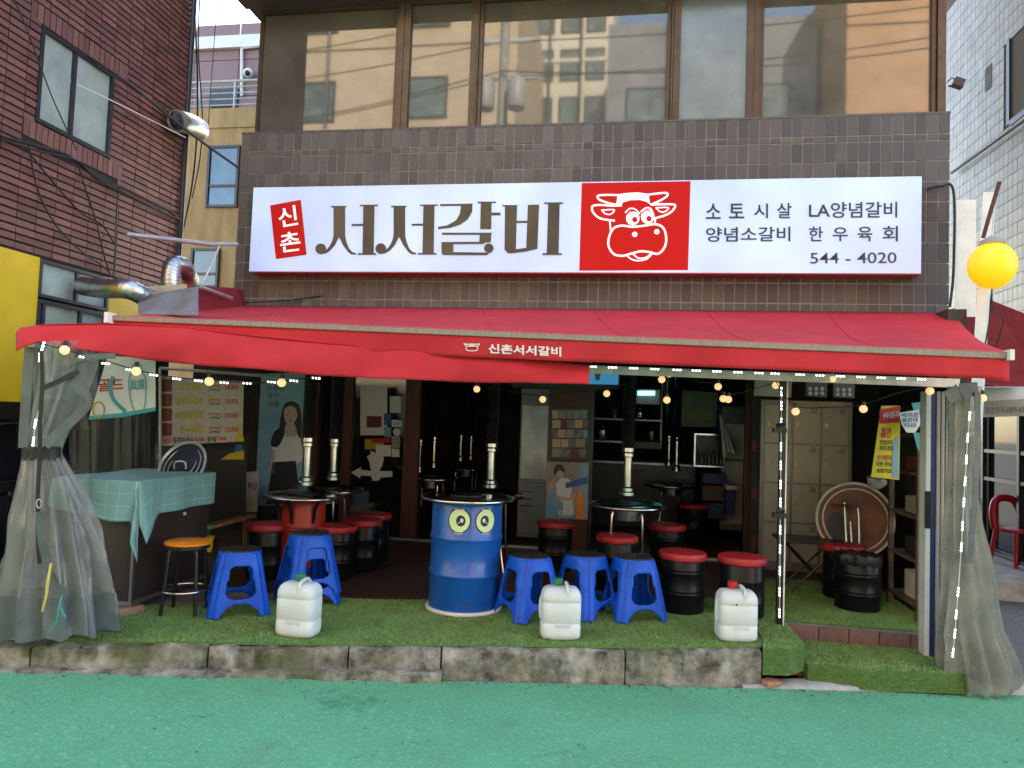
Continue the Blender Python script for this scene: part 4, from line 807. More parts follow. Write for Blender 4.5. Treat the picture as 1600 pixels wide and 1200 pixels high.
# black drum stools
def drum_stool(rib=(.16, .185, .33, .355)):
    t = thing('drum_stool', 'x', 'stool', (0, 0, 0), 'black drum stools with red cushions'); MB().lathe(ribp(.176, .43, rib, .004, .010), (0, 0, 0), 48).build('drum', 'drum_black', t, smooth=True, autos=60)
    b = MB(); vs = [(.17, 0), (.192, .004), (.196, .02), (.195, .045), (.186, .058), (.12, .066), (.03, .068)]
    b.lathe(vs, (0, 0, .428), 48)
    for p in b.v:
        a = math.atan2(p.y, p.x); k = 1+.012*math.sin(a*9)+.01*math.sin(a*23); p.x *= k; p.y *= k
    b.build('cushion', 'cushion_red', t, smooth=True); MB().lathe([(.181, .425), (.185, .432)], (0, 0, 0), 40, cap=False).build('rim', 'black_metal', t); return t
dst = drum_stool(); dst2 = drum_stool((.13, .30)); dst2.location = (0, 0, 0)
def dput(root, px, py_c, dia, label, first=False, dep=None):
    z = .19+.47; dep = dep or F*.40/dia; p = D(px, py_c, dep); q = Vector((p.x, p.y, .19))
    if first: root.location = q; root['label'] = label; return
    dup(root, q, random.uniform(0, 6), label)
dput(dst, 1067, 872, 77, 'black drum stool with a red cushion standing on the turf next to the blue stools', True, 6.05)
dput(dst2, 1160, 878, 80, 'black drum stool with a slipping red cushion behind the white can with red cap', True, 5.95)
dput(dst, 868, 822, 58, 'red topped drum stool below the beer poster', dep=7.6); dput(dst2, 964, 843, 66, 'creased red drum stool tucked under the steel legged table', dep=6.8); dput(dst, 1043, 831, 57, 'red topped drum stool behind the steel legged table', dep=7.7)
dput(dst2, 420, 823, 64, 'red topped drum stool on the freezer side of the red drum table', dep=6.75); dput(dst, 526, 823, 62, 'red topped drum stool on the doorway side of the red drum table', dep=6.8); dput(dst, 583, 803, 56, 'red topped drum stool before the stickered glass door', dep=7.7); dput(dst2, 566, 812, 56, 'half hidden red topped drum stool behind the red drum table', dep=7.25)
dput(dst, 1318, 857, 80, 'red topped drum stool in the locker nook behind the bin', dep=6.75); dput(dst, 1085, 795, 50, 'dim red topped drum stool inside the dining room', dep=9.8)
# bin with a bag
bn = thing('drum_bin', 'black drum bin lined with a black rubbish bag in the locker nook', 'bin', PZ(1349, 958, .19)+Vector((0, .17, 0))); c = bn.location
MB().lathe(ribp(.185, .46, (.14, .165, .30, .325), .004, .01), c, 48).build('drum', 'drum_black', bn, smooth=True, autos=60)
b = MB(); b.lathe([(.05, .40), (.17, .44), (.196, .475), (.20, .45), (.198, .41), (.192, .39)], c, 60, cap=False)
for p in b.v: a = math.atan2(p.y-c.y, p.x-c.x); k = .006*math.sin(a*19)+.008*math.sin(a*7+1); p.x += k*math.cos(a); p.y += k*math.sin(a); p.z += .008*math.sin(a*13)
b.build('rubbish_bag', 'black_plastic', bn, smooth=True)
# jerry cans
mat('can_white', (.72, .77, .80), .45, var=.1, vscale=4, col2=(.60, .63, .62), bump=.15, bscale=20); mat('cap_green', (.02, .22, .10), .4); mat('cap_red', (.55, .02, .03), .4); mat('can_mark', (.42, .42, .40), .6)
def jerry(label, loc, rzv, cap, mark):
    t = thing('jerry_can', label, 'canister', (0, 0, 0), 'white plastic canisters along the kerb'); b = MB(); NU = 56; secs = [(.0, .90, .84), (.012, .97, .94), (.03, 1, 1), (.10, 1, 1), (.104, .985, .975), (.116, .985, .975), (.12, 1, 1), (.245, 1, 1), (.249, .985, .975), (.258, .985, .975), (.262, 1, 1), (.30, .985, .97), (.325, .92, .86), (.345, .80, .66), (.352, .68, .46)]
    vs = []
    for z, kx, ky in secs:
        for i in range(NU):
            a = 2*math.pi*i/NU; c_, s_ = math.cos(a), math.sin(a); k = 5; r = 1/((abs(c_)**k+abs(s_)**k)**(1/k)); vs.append((.140*kx*r*c_, .095*ky*r*s_, z))
    n = len(secs); b.add(vs, [(i*NU+k, i*NU+(k+1) % NU, (i+1)*NU+(k+1) % NU, (i+1)*NU+k) for i in range(n-1) for k in range(NU)]+[tuple(range(NU))[::-1], tuple(range((n-1)*NU, n*NU))])
    bd = b.build('body', 'can_white', t, smooth=True, autos=50)
    MB().tube(spline([(.035, -.085, .30), (.035, -.075, .352), (.035, -.02, .372), (.035, .04, .368), (.035, .07, .335)]), [.013]*33, 10).build('handle', 'can_white', t, smooth=True)
    MB().lathe([(.034, 0), (.036, .004), (.036, .034), (.031, .039)], (-.02, .03, .362), 24).lathe([(.026, -.03), (.026, .004)], (-.02, .03, .362), 20).build('cap', cap, t, smooth=True)
    mk = MB()
    for k in range(3): mk.b2((-.05, -.0965, .085+k*.008), (.06, -.0945, .0875+k*.008))
    mk.build('moulded_marks', 'can_mark', bd)
    if mark == 2: MB().box((-.03, -.096, .262), (.012, .003, .012), Matrix.Rotation(.78, 3, 'Y')).build('moulded_badge', 'print_black', bd)
    MB().tube(spline([(-.118, .0, .30), (-.139, .0, .27), (-.145, 0, .20), (-.139, 0, .13)]), .012, 8).build('side_grip', 'can_white', bd, smooth=True)
    t.location = loc; t.rotation_euler = (0, 0, rzv); return t
bk = Vector((FW.x, FW.y, 0)).normalized()
jerry('white plastic canister with green cap in front of the nested blue stools', PZ(459, 997, .2)+bk*.1, -.05, 'cap_green', 1); jerry('white plastic canister with green cap between the blue drum and the blue stools', PZ(876, 1001, .2)+bk*.1, .22, 'cap_green', 1); jerry('white plastic canister with red cap near the end of the kerb', PZ(1156, 1004, .2)+bk*.1, .2, 'cap_red', 2)
# ================================================================== freezer and cloth
mat('freezer_black', (.05, .042, .039), .38, .2, var=.25, vscale=2); mat('edge_alu', (.45, .45, .45), .35, .9)
A = PZ(203, 947, .25); Lf = PZ(122, 930, .25); Rt_ = PZ(322, 901, .25); ux = (Rt_-A); ux.z = 0; wx = 1.02; ux.normalize(); uy = Vector((-ux.y, ux.x, 0)); dl = .66; Hf = .91
fz = thing('chest_freezer', 'black chest freezer under a checked teal cloth', 'freezer', A); A2 = A
def fp(a, c, z): return A2+ux*a+uy*c+Vector((0, 0, z))
MB().slab([fp(0, 0, 0), fp(wx, 0, 0), fp(wx, dl, 0), fp(0, dl, 0)], [fp(0, 0, Hf), fp(wx, 0, Hf), fp(wx, dl, Hf), fp(0, dl, Hf)]).build('cabinet', 'freezer_black', fz, bevel=.008)
MB().slab([fp(-.006, -.006, 0), fp(.012, -.006, 0), fp(-.006, .012, 0)], [fp(-.006, -.006, Hf), fp(.012, -.006, Hf), fp(-.006, .012, Hf)]).build('corner_strip', 'edge_alu', fz)
MB().slab([fp(0, -.008, .0), fp(wx, -.008, .0), fp(wx, .001, .0), fp(0, .001, 0)], [fp(0, -.008, .03), fp(wx, -.008, .03), fp(wx, .001, .03), fp(0, .001, .03)]).slab([fp(-.008, 0, .0), fp(.001, 0, 0), fp(.001, dl, .0), fp(-.008, dl, 0)], [fp(-.008, 0, .03), fp(.001, 0, .03), fp(.001, dl, .03), fp(-.008, dl, .03)]).build('base_trim', 'edge_alu', fz)
lv = MB()
for k in range(4): lv.slab([fp(-.004, .15, .18+k*.02), fp(-.004, .33, .18+k*.02), fp(-.004, .33, .186+k*.02), fp(-.004, .15, .186+k*.02)], [fp(.002, .15, .18+k*.02), fp(.002, .33, .18+k*.02), fp(.002, .33, .186+k*.02), fp(.002, .15, .186+k*.02)])
lv.build('louvre', 'black_plastic', fz); MB().slab([fp(.62, -.004, .585), fp(.66, -.004, .585), fp(.66, -.004, .61), fp(.62, -.004, .61)], [fp(.62, .001, .585), fp(.66, .001, .585), fp(.66, .001, .61), fp(.62, .001, .61)]).build('sticker', 'print_white', fz)
mat('red_brick_old', (.36, .22, .16), .85, var=.3, vscale=20, bump=.4); p = fp(.0, .02, -.034); tag(MB().box(p, (.21, .10, .056), Matrix.Rotation(math.atan2(ux.y, ux.x)-.5, 3, 'Z')).build('loose_brick', 'red_brick_old', None, bevel=.006), 'worn reddish brick propping up the freezer corner', 'brick')
p = fp(wx-.1, .3, -.034); tag(MB().box(p, (.21, .10, .056)).build('loose_brick', 'red_brick_old', None, bevel=.006), 'brick propping up the far side of the freezer', 'brick')
def cloth_mat():
    m = mat('checked_cloth', (.20, .42, .43), .8, bump=.25, bscale=300); n = m.node_tree.nodes; l = m.node_tree.links; p = n['Principled BSDF']; uv = n.new('ShaderNodeUVMap'); t = n.new('ShaderNodeTexBrick'); t.offset = 0
    t.inputs['Scale'].default_value = 1; t.inputs['Brick Width'].default_value = .105; t.inputs['Row Height'].default_value = .105; t.inputs['Mortar Size'].default_value = .0018; t.inputs['Mortar Smooth'].default_value = .3
    t.inputs['Color1'].default_value = (.20, .42, .43, 1); t.inputs['Color2'].default_value = (.22, .44, .45, 1); t.inputs['Mortar'].default_value = (.5, .66, .62, 1); l.new(uv.outputs[0], t.inputs['Vector']); l.new(t.outputs[0], p.inputs['Base Color'])
cloth_mat()
tc_ = thing('tablecloth', 'teal cloth with thin white checks draped over the freezer', 'tablecloth', A+Vector((0, 0, Hf)))
NX, NY = 76, 56; dropF, dropL = .25, .32
b = MB(); UV = []
for j in range(NY+1):
    for i in range(NX+1):
        s = -dropL-.02+(wx+.05+dropL+.02)*i/NX; t = -dropF-.02+(dl+.02+dropF)*j/NY
        # bottom edge swings lower at the front left corner
        a = max(0, min(wx+.02, s)); c = max(0, min(dl, t)); z = Hf+.006; p = fp(a, c, z)
        of = -t if t < 0 else 0; ol = -s if s < 0 else 0
        corner = max(0, 1-abs(s+.02)/.30) if t < 0 else 0
        if of and not ol:
            f = of*(1+.85*corner**1.5); p = fp(a, -.032-.018*math.sin(s*14+1)*(of/.28)-.05*corner*of/.28, z-f)
        elif ol and not of:
            p = fp(-.032-.03*math.sin(t*13)*(ol/.3)-.01, c, z-ol*(.62+.25*math.sin(t*3+1.2)))
        elif ol and of:
            r = math.hypot(of, ol); an = math.atan2(of, ol); fold = .10*math.sin(an*2)*min(1, r/.25); p = fp(-.02-fold*.8*math.cos(an)-.025*math.sin(an*7)*r/.3, -.02-fold*.7*math.sin(an), z-r*(1.12+.25*math.sin(an*2)))
        else: p = p+Vector((0, 0, .004*math.sin(s*9)*math.sin(t*11)))
        b.v.append(p); UV.append((s+.3*0, t))
b.f = [(j*(NX+1)+i, j*(NX+1)+i+1, (j+1)*(NX+1)+i+1, (j+1)*(NX+1)+i) for j in range(NY) for i in range(NX)]
ob = b.build('cloth_sheet', 'checked_cloth', tc_, smooth=True, solid=.003, fixn=False, autos=80); ul = ob.data.uv_layers.new(name='UVMap')
for lp in ob.data.loops: ul.data[lp.index].uv = UV[lp.vertex_index]
# round platter on the freezer
pl = thing('round_platter', 'dark round wire grill platter leaning at the back of the freezer', 'platter', fp(.95, .5, Hf+.01)); c = D(285, 727, 6.3)
for r in (.195, .185, .15, .11): MB().tube([c+RT*(r*math.cos(a))+Vector((0, 0, r*math.sin(a)))+bk*(.12*math.sin(a)) for a in [k*math.pi/20 for k in range(41)]], .006 if r < .19 else .011, 6).build('ring', 'alu', pl)
MB().add([c+RT*(.18*math.cos(a))+Vector((0, 0, .18*math.sin(a)))+bk*(.12*math.sin(a)+.01) for a in [k*math.pi/20 for k in range(40)]], [tuple(range(40))]).build('plate', 'drum_black', pl); MB().tube(spline([c+RT*-.05+Vector((0, 0, -.03))-bk*.04, c+RT*-.04+Vector((0, 0, .03))-bk*.05, c+RT*.04+Vector((0, 0, .03))-bk*.05, c+RT*.05+Vector((0, 0, -.03))-bk*.04]), .008, 6).build('handle', 'alu', pl)
# ================================================================== grill tables and exhaust pipes
def exhaust(px, y_top, y_bot, dep, label, sc=1.0):
    p = D(px, y_bot, dep); top_ = D(px, y_top, dep); h = top_.z-p.z; t = thing('exhaust_pipe', label, 'exhaust pipe', p, 'table exhaust pipes'); r = .042*sc
    MB().lathe([(r*1.9, -.01), (r*1.9, .02), (r*1.5, .03), (r*1.5, .06), (r*1.15, .075)], p, 24).lathe([(r, .05), (r, h*.80)], p, 24).lathe([(r*1.05, h*.80), (r*1.4, h*.82), (r*1.4, h*.88), (r*1.15, h*.89), (r*1.5, h*.92), (r*1.5, h), (r*1.2, h+.01)], p, 24).build('chrome_tube', 'chrome', t, smooth=True)
    pr = []; z = h
    lim = 2.36 if dep < 8 else 2.84
    while p.z+z < lim: pr += [(r*1.35, z), (r*1.55, z+.012)]; z += .024
    MB().lathe(pr, p, 18).build('flexible_hose', 'black_plastic', t, smooth=True, autos=20); return t
def grill_table(px, py, dep, dia, label, base):
    p = D(px, py, dep); z = p.z-.19; t = thing('grill_table', label, 'table', (p.x, p.y, .19)); c = t.location.copy(); round_top(t, c, dia/2, z-.01, True, 'table_top')
    if base == 'drum': MB().lathe(ribp(.20, z-.03, (.2, .23, .45, .48), .006, .012), c, 48).build('drum', 'drum_red', t, smooth=True, autos=60)
    else:
        MB().lathe([(.16, z-.14), (.17, z-.04)], c, 32).build('burner_box', 'steel', t)
        for k in range(4):
            a = math.pi/4+k*math.pi/2; d = Vector((math.cos(a), math.sin(a), 0)); MB().tube(spline([c+d*.14+Vector((0, 0, z-.03)), c+d*.20+Vector((0, 0, z-.1)), c+d*.22+Vector((0, 0, .3)), c+d*.30]), .012, 8).build('leg', 'chrome', t, smooth=True)
    return t
t1 = grill_table(476, 773, 6.8, .75, 'round grill table on a red drum under two exhaust pipes', 'drum')
for k in range(3):
    a = -2.6+k*.95; MB().tube(spline([t1.location+Vector((.33*math.cos(a), .33*math.sin(a), .74)), t1.location+Vector((.24*math.cos(a), .24*math.sin(a), .66)), t1.location+Vector((.21*math.cos(a), .21*math.sin(a), .52))]), .016, 8).build('bracket', 'black_metal', t1)
grill_table(510, 763, 7.45, .75, 'round grill table close behind the red drum table', 'legs'); grill_table(980, 788, 7.0, .73, 'round grill table with bent steel legs before the kitchen', 'legs'); grill_table(765, 772, 7.3, .72, 'round grill table half hidden behind the blue drum', 'legs')
grill_table(1050, 757, 10.2, .8, 'dim grill table inside near the kitchen counter', 'legs'); grill_table(672, 745, 9.7, .8, 'dim grill table inside behind the brown door post', 'legs'); grill_table(728, 731, 12.2, .8, 'dim grill table at the back of the dining room', 'legs')
exhaust(478, 684, 756, 6.85, 'chrome exhaust pipe over the red drum table'); exhaust(520, 686, 748, 7.5, 'chrome exhaust pipe over the table behind the red drum', .95); exhaust(766, 693, 760, 7.3, 'chrome exhaust pipe rising behind the blue drum table'); exhaust(980, 700, 772, 7.0, 'chrome exhaust pipe over the steel legged table')
for px, y0, y1, dp, s in ((654, 687, 736, 9.7, 'first thin exhaust pipe inside beside the brown post'), (677, 683, 729, 10.3, 'second thin exhaust pipe inside beside the brown post'), (719, 680, 719, 12.2, 'thin exhaust pipe at the back of the dining room'), (735, 682, 717, 12.6, 'rearmost thin exhaust pipe in the dining room'), (1045, 681, 726, 10.6, 'thin exhaust pipe before the kitchen shelves'), (1057, 684, 735, 10.1, 'thin exhaust pipe beside the display fridge')): exhaust(px, y0, y1, dp, s, .8)
# ================================================================== printed boards, posters
mat('menu_board', (.36, .345, .31), .6, var=.1); mat('meat_print', (.20, .03, .02), .5, col2=(.06, .015, .012), vscale=16); mat('photo_print', (.35, .28, .27), .5, col2=(.04, .05, .09), vscale=22); mat('glass_dark', (.02, .025, .025), .05)
mn = thing('menu_board', 'white menu board with golden dish names and red prices', 'menu', D(312, 695, 6.95)); mm = mD(6.95)
q = [(250, 588), (381, 596), (379, 690), (248, 696)]; MB().slab([mm(x, y) for x, y in q], [mm(x, y, -.02) for x, y in q]).build('board', 'menu_board', mn)
for i in range(4): y = 592+i*23; MB().flat([(252, y), (269, y), (268, y+20), (251, y+20)], mm).build('dish_photo', 'meat_print', mn)
for i, (t, pr, gr) in enumerate((('소토시살', '19,000', '(100g)'), ('양념소갈비', '19,000', '(200g)'), ('LA양념갈비', '19,000', '(200g)'), ('한우육회', '15,000', '(200g)'))):
    y = 598+i*22; TXT(t, R4(281 if i in (0, 3) else 275, y, 316, y+13), mm, 'print_gold', mn, .004, .03); TXT(pr, R4(352, y+3, 372, y+12), mm, 'print_red', mn, .004, .01); TXT(gr, R4(326, y+3, 345, y+7), mm, 'print_red', mn, .004, .005); TXT(gr, R4(327, y+9, 344, y+13), mm, 'print_black', mn, .004, .003)
TXT('식사류', R4(252, 683, 267, 692), mm, 'print_red', mn, .004, .02); TXT('동치미국수', R4(270, 683, 303, 692), mm, 'print_black', mn, .004, .02); TXT('8,000', R4(305, 683, 319, 690), mm, 'print_red', mn, .004, .015); TXT('공기밥', R4(324, 682, 338, 691), mm, 'print_black', mn, .004, .02); TXT('1,000', R4(340, 682, 353, 689), mm, 'print_red', mn, .004, .015)
MB().flat([(372, 664), (375, 664), (376, 675), (381, 684), (381, 690), (368, 690), (368, 684), (372, 675)], mm, .005).build('bottle_print', 'print_gold', mn)
dk = thing('drinks_board', 'black board with a yellow drink bottle print below the menu', 'sign', D(312, 770, 7.1)); md_ = mD(7.1); q = [(244, 697), (386, 690), (384, 830), (244, 830)]; MB().slab([md_(x, y) for x, y in q], [md_(x, y, -.03) for x, y in q]).build('board', 'print_black', dk)
MB().flat([(369, 694), (377, 694), (380, 706), (380, 716), (366, 716), (366, 706)], md_).build('bottle_print', 'print_blue', dk); MB().flat([(345, 718), (360, 708), (381, 704), (381, 718)], md_, .005).build('splash_print', 'print_gold', dk); TXT('S', R4(246, 709, 252, 719), md_, 'print_white', dk, .004, .02)
# soju banner
bn_ = thing('drink_banner', 'white drink banner with red letters and teal bottle drawing on the clear sheet', 'banner', D(190, 655, 5.3)); ml = mD(5.25)
q = [(168, 556), (243, 560), (243, 642), (190, 652), (138, 656), (152, 610)]; MB().slab([ml(x, y) for x, y in q], [ml(x, y, -.004) for x, y in q]).build('sheet', 'print_white', bn_)
TXT('골드', [(153, 612), (193, 610), (193, 591), (155, 593)], ml, 'print_red', bn_, .004, .02)
b = MB(); b.stroke(spl2([(207, 570), (206, 582), (202, 590), (202, 610), (209, 640), (224, 640), (228, 610), (227, 590), (222, 582), (220, 570)], 4), 1.6, ml); b.stroke(spl2([(176, 590), (172, 605), (178, 625), (195, 642)], 4), 6, ml); b.flat([(138, 656), (139, 650), (190, 645), (243, 636), (243, 642), (190, 652)], ml, .003); b.build('bottle_drawing', 'print_teal', bn_)
TXT('眞露', [(203, 610), (227, 608), (226, 592), (203, 594)], ml, 'print_teal', bn_, .005, .01); b = MB(); b.stroke([(154+9*math.cos(k*.4), 640+12*math.sin(k*.4)) for k in range(17)], 2.2, ml); b.build('ring_mark', 'print_gold', bn_)
# standing banner with a woman
wb = thing('standing_banner', 'tall blue banner showing a long haired woman in a white top', 'banner', D(440, 785, 7.7)); mw = mD(7.7)
q = [(408, 584), (478, 582), (482, 650), (480, 790), (398, 790)]; MB().slab([mw(x, y) for x, y in q], [mw(x, y, -.012) for x, y in q]).build('sheet', 'print_sky', wb)
MB().flat(spl2([(438, 655), (444, 633), (455, 627), (466, 632), (471, 650), (471, 680), (466, 682), (460, 662), (446, 664), (444, 680), (434, 698), (423, 694), (428, 676), (436, 668), (438, 655)], 4), mw, .004).build('hair_print', 'hair_print', wb)
MB().flat(spl2([(425, 700), (432, 690), (446, 676), (460, 676), (470, 690), (470, 722), (428, 722), (425, 700)], 3), mw, .003).build('top_print', 'print_white', wb); MB().flat(spl2([(444, 640), (452, 634), (462, 638), (464, 652), (457, 664), (450, 664), (444, 654), (444, 640)], 3), mw, .006).flat([(448, 662), (459, 662), (463, 682), (446, 682)], mw, .0052).flat([(425, 702), (430, 704), (428, 740), (421, 738)], mw, .005).build('skin_print', 'skin_print', wb)
MB().flat([(426, 722), (462, 720), (470, 788), (416, 788)], mw, .005).build('skirt_print', 'print_black', wb); MB().disc(449, 648, 1.6, .8, mw, .008, 8).disc(458.5, 647.5, 1.6, .8, mw, .008, 8).disc(454, 657.5, 2.2, .7, mw, .008, 8).build('face_print', 'hair_print', wb)
TXT('인생은', R4(416, 602, 446, 610), mw, 'print_black', wb, .004); TXT('살만', R4(417, 614, 436, 622), mw, 'print_black', wb, .004); TXT('여름', R4(419, 627, 436, 636), mw, 'print_black', wb, .004)
nb = thing('white_notice', 'pale notice board with black writing beside the standing banner', 'sign', D(392, 790, 7.3)); mq = mD(7.3); q = [(381, 738), (404, 736), (402, 800), (380, 800)]; MB().slab([mq(x, y) for x, y in q], [mq(x, y, -.01) for x, y in q]).build('board', 'menu_board', nb); TXT('부산', R4(387, 752, 402, 766), mq, 'print_black', nb, .004, .02)
# stickered glass door
gd = thing('glass_door', 'sliding glass door covered with small stickers and cards', 'door', PY(592, 845, DY)); mg = mY(DY-.02); a, c = bx(551, 631, DY)
glass_mat('door_glass', (.02, .022, .02), .55, .04, 1.5); MB().b2((a, DY-.012, .21), (c, DY, 2.5)).build('pane', 'door_glass', gd)
for (x0, y0, x1, y1, m_) in ((563, 604, 605, 680, 'print_white'), (575, 604, 599, 627, 'meat_print'), (574, 630, 598, 648, 'photo_print'), (573, 650, 596, 668, 'meat_print'), (609, 619, 626, 645, 'print_white'), (600, 646, 611, 664, 'print_blue'), (612, 656, 628, 667, 'print_white'), (600, 667, 611, 683, 'print_sky'), (570, 686, 600, 702, 'print_gold'), (587, 695, 611, 713, 'print_white'), (612, 681, 625, 700, 'canvas_tan'), (612, 701, 624, 714, 'print_white'), (580, 685, 610, 692, 'print_red')):
    k = .003+.0006*(x0 % 7); MB().flat([(x0, y0), (x1, y0+.5), (x1, y1), (x0, y1)], mg, k).build('sticker', m_, gd)
MB().disc(620, 675, 6, 6, mg, .006).build('round_sticker', 'print_white', gd); TXT('VISA', R4(615, 660, 625, 664), mg, 'print_blue', gd, .009, .02)
MB().flat([(548, 738), (564, 730), (564, 734), (580, 736), (577, 722), (573, 714), (580, 708), (577, 704), (584, 706), (590, 712), (596, 707), (600, 716), (597, 728), (592, 736), (613, 736), (613, 745), (595, 746), (592, 751), (582, 751), (580, 744), (563, 743), (563, 748)], mg, .004).build('cow_cutout', 'print_white', gd)
# picture frame and beer poster on a wooden board
wbd = thing('wooden_door', 'brown wooden door panel carrying the photo frame and beer poster', 'door', PY(890, 845, 8.7)); a, c = bx(855, 927, 8.7); MB().b2((a, 8.70, .2), (c, 8.74, 2.5)).build('board', 'wood_red', wbd, bevel=.004)
for px0, px1 in ((856, 861), (921, 926)): a, c = bx(px0, px1, 8.69); MB().b2((a, 8.685, .2), (c, 8.699, 2.5)).build('edge_strip', 'black_metal', wbd)
pf = thing('photo_frame', 'black frame filled with a collage of small photographs', 'picture', PY(890, 718, 8.64)); mp_ = mY(8.64)
q = [(860, 636), (922, 637), (921, 718), (859, 717)]; MB().slab([mp_(x, y) for x, y in q], [mp_(x, y, -.03) for x, y in q]).build('frame', 'black_plastic', pf)
rr = random.Random(3)
for j in range(5):
    x = 863
    while x < 915:
        w_ = rr.uniform(8, 15); MB().flat([(x, 641+j*15+rr.uniform(-1, 1)), (min(x+w_, 918), 641+j*15), (min(x+w_, 918)-.6, 654+j*15), (x, 654+j*15)], mp_, .003+.0005*(j % 2)+.0003*rr.random()).build('photograph', rr.choice(['photo_print', 'print_sky', 'meat_print', 'canvas_tan', 'skin_print', 'photo_print']), pf); x += w_+.6
bp = thing('beer_poster', 'beer poster of a seated woman in grey with a brown bottle', 'poster', PY(886, 812, 8.64)); q = [(854, 721), (920, 723), (918, 812), (852, 810)]; MB().slab([mp_(x, y) for x, y in q], [mp_(x, y, -.006) for x, y in q]).build('sheet', 'canvas_tan', bp)
MB().flat([(852, 790), (858, 764), (880, 770), (896, 800), (896, 811), (852, 810)], mp_, .003).flat([(905, 724), (920, 724), (918, 812), (898, 811), (902, 770)], mp_, .003).build('blue_print', 'print_sky', bp)
MB().flat(spl2([(868, 757), (876, 748), (888, 748), (894, 760), (890, 778), (880, 784), (872, 778), (868, 757)], 3), mp_, .005).flat([(880, 780), (894, 776), (897, 804), (880, 804)], mp_, .0047).build('dress_print', 'print_white', bp)
MB().flat(spl2([(870, 736), (876, 732), (881, 738), (879, 747), (873, 748), (869, 743), (870, 736)], 3), mp_, .0065).flat([(862, 750), (868, 746), (866, 762), (856, 768), (855, 762)], mp_, .0062).flat([(868, 774), (890, 778), (898, 768), (900, 774), (890, 783), (868, 780)], mp_, .0068).build('skin_print', 'skin_print', bp)
MB().flat(spl2([(865, 734), (870, 726), (880, 728), (883, 740), (879, 737), (874, 735), (869, 740), (866, 743), (865, 734)], 3), mp_, .0075).build('hair_print', 'hair_print', bp); MB().flat([(883, 755), (918, 744), (918, 756), (884, 763)], mp_, .006).build('ribbon_print', 'print_blue', bp)
MB().flat([(905, 764), (909, 764), (910, 775), (913, 783), (913, 811), (901, 811), (901, 783), (904, 775)], mp_, .007).build('bottle_print', 'orange_vinyl', bp); TXT('KRUSH', R4(873, 797, 895, 807), mp_, 'print_white', bp, .006, .02)
# ================================================================== dining room and kitchen
def sbox(name, label, cat, q, y, depth, m, extra=None):
    a = PY(q[0], q[1], y); c = PY(q[2], q[3], y); t = thing(name, label, cat, ((a.x+c.x)/2, y+depth/2, c.z)); MB().b2((a.x, y, c.z), (c.x, y+depth, a.z)).build('body', m, t, bevel=.008); return t, a, c
mat('fridge_grey', (.20, .20, .20), .35, .4, var=.15); mat('steel_dim', (.30, .30, .30), .3, .8, var=.3, vscale=3)
t, a, c = sbox('steel_fridge', 'tall grey refrigerator standing just inside the doorway', 'fridge', (815, 606, 856, 842), 9.3, .6, 'fridge_grey'); MB().b2((a.x+.02, 9.285, c.z+.75), (c.x-.02, 9.298, a.z-.22)).build('door', 'steel_dim', t, bevel=.005); MB().b2((a.x+.02, 9.285, c.z+.05), (c.x-.02, 9.298, c.z+.70)).build('lower_door', 'fridge_grey', t, bevel=.005)
for k in range(3): MB().b2((a.x+.03, 9.275, c.z+.4+k*.09), (a.x+.2, 9.284, c.z+.415+k*.09)).build('vent_slot', 'black_plastic', t)
t, a, c = sbox('steel_fridge', 'pale refrigerator beside the hanging towel in the kitchen', 'fridge', (1128, 634, 1163, 830), 10.6, .6, 'fridge_grey'); MB().b2((a.x+.02, 10.58, c.z+1.0), (c.x-.01, 10.598, a.z-.25)).build('door', 'white_paint', t, bevel=.005); MB().b2((a.x+.02, 10.58, c.z+.1), (c.x-.01, 10.598, c.z+.97)).build('lower_door', 'white_paint', t, bevel=.005)
tv = thing('television', 'black television showing a blue picture above the wooden panel', 'television', PY(900, 606, 8.5)); mt = mY(8.5); q = [(800, 572), (970, 577), (969, 608), (800, 605)]; MB().slab([mt(x, y) for x, y in q], [mt(x, y, -.06) for x, y in q]).build('case', 'black_plastic', tv)
mat('screen_blue', (.02, .1, .2), .2, emit=(.05, .32, .62), es=.09); MB().flat([(806, 575), (967, 580), (966, 601), (806, 598)], mt, .003).build('screen', 'screen_blue', tv); MB().flat([(928, 580), (939, 580), (937, 594), (931, 594)], mt, .005).build('screen_figure', 'canvas_tan', tv)
pn = thing('apple_panel', 'white panel printed with green apples above the kitchen fridge', 'sign', PY(1088, 668, 11)); ma = mY(11.0); q = [(1060, 610), (1122, 613), (1118, 668), (1056, 666)]; MB().slab([ma(x, y) for x, y in q], [ma(x, y, -.05) for x, y in q]).build('board', 'menu_board', pn); mat('apple_green', (.18, .36, .02), .4, var=.3, vscale=5)
for i, (x, y) in enumerate(((1074, 627), (1064, 648), (1085, 648), (1104, 649))): MB().disc(x, y, 10.5, 9.5, ma, .004+.001*i).build('apple_print', 'apple_green', pn)
t, a, c = sbox('display_fridge', 'black glass fronted display fridge full of bottles in the kitchen', 'fridge', (1085, 677, 1132, 731), 10.3, .5, 'black_metal')
for (x0, x1, z0, z1) in ((a.x, a.x+.02, c.z, a.z), (c.x-.02, c.x, c.z, a.z), (a.x+.02, c.x-.02, a.z-.02, a.z), (a.x+.02, c.x-.02, c.z, c.z+.02)): MB().b2((x0, 10.285, z0), (x1, 10.298, z1)).build('door_frame', 'chrome', t)
mat('bottle_brown', (.10, .03, .01), .2); mat('bottle_green', (.02, .14, .05), .15); mat('crate_blue', (.01, .03, .16), .5); mat('crate_red', (.18, .03, .015), .5)
for i in range(7): x = a.x+.05+i*(c.x-a.x-.1)/6; MB().lathe([(.022, 0), (.022, .14), (.009, .19), (.009, .23)], (x, 10.27, c.z+.025), 12).build('bottle', 'bottle_green' if i % 2 else 'bottle_brown', t, smooth=True)
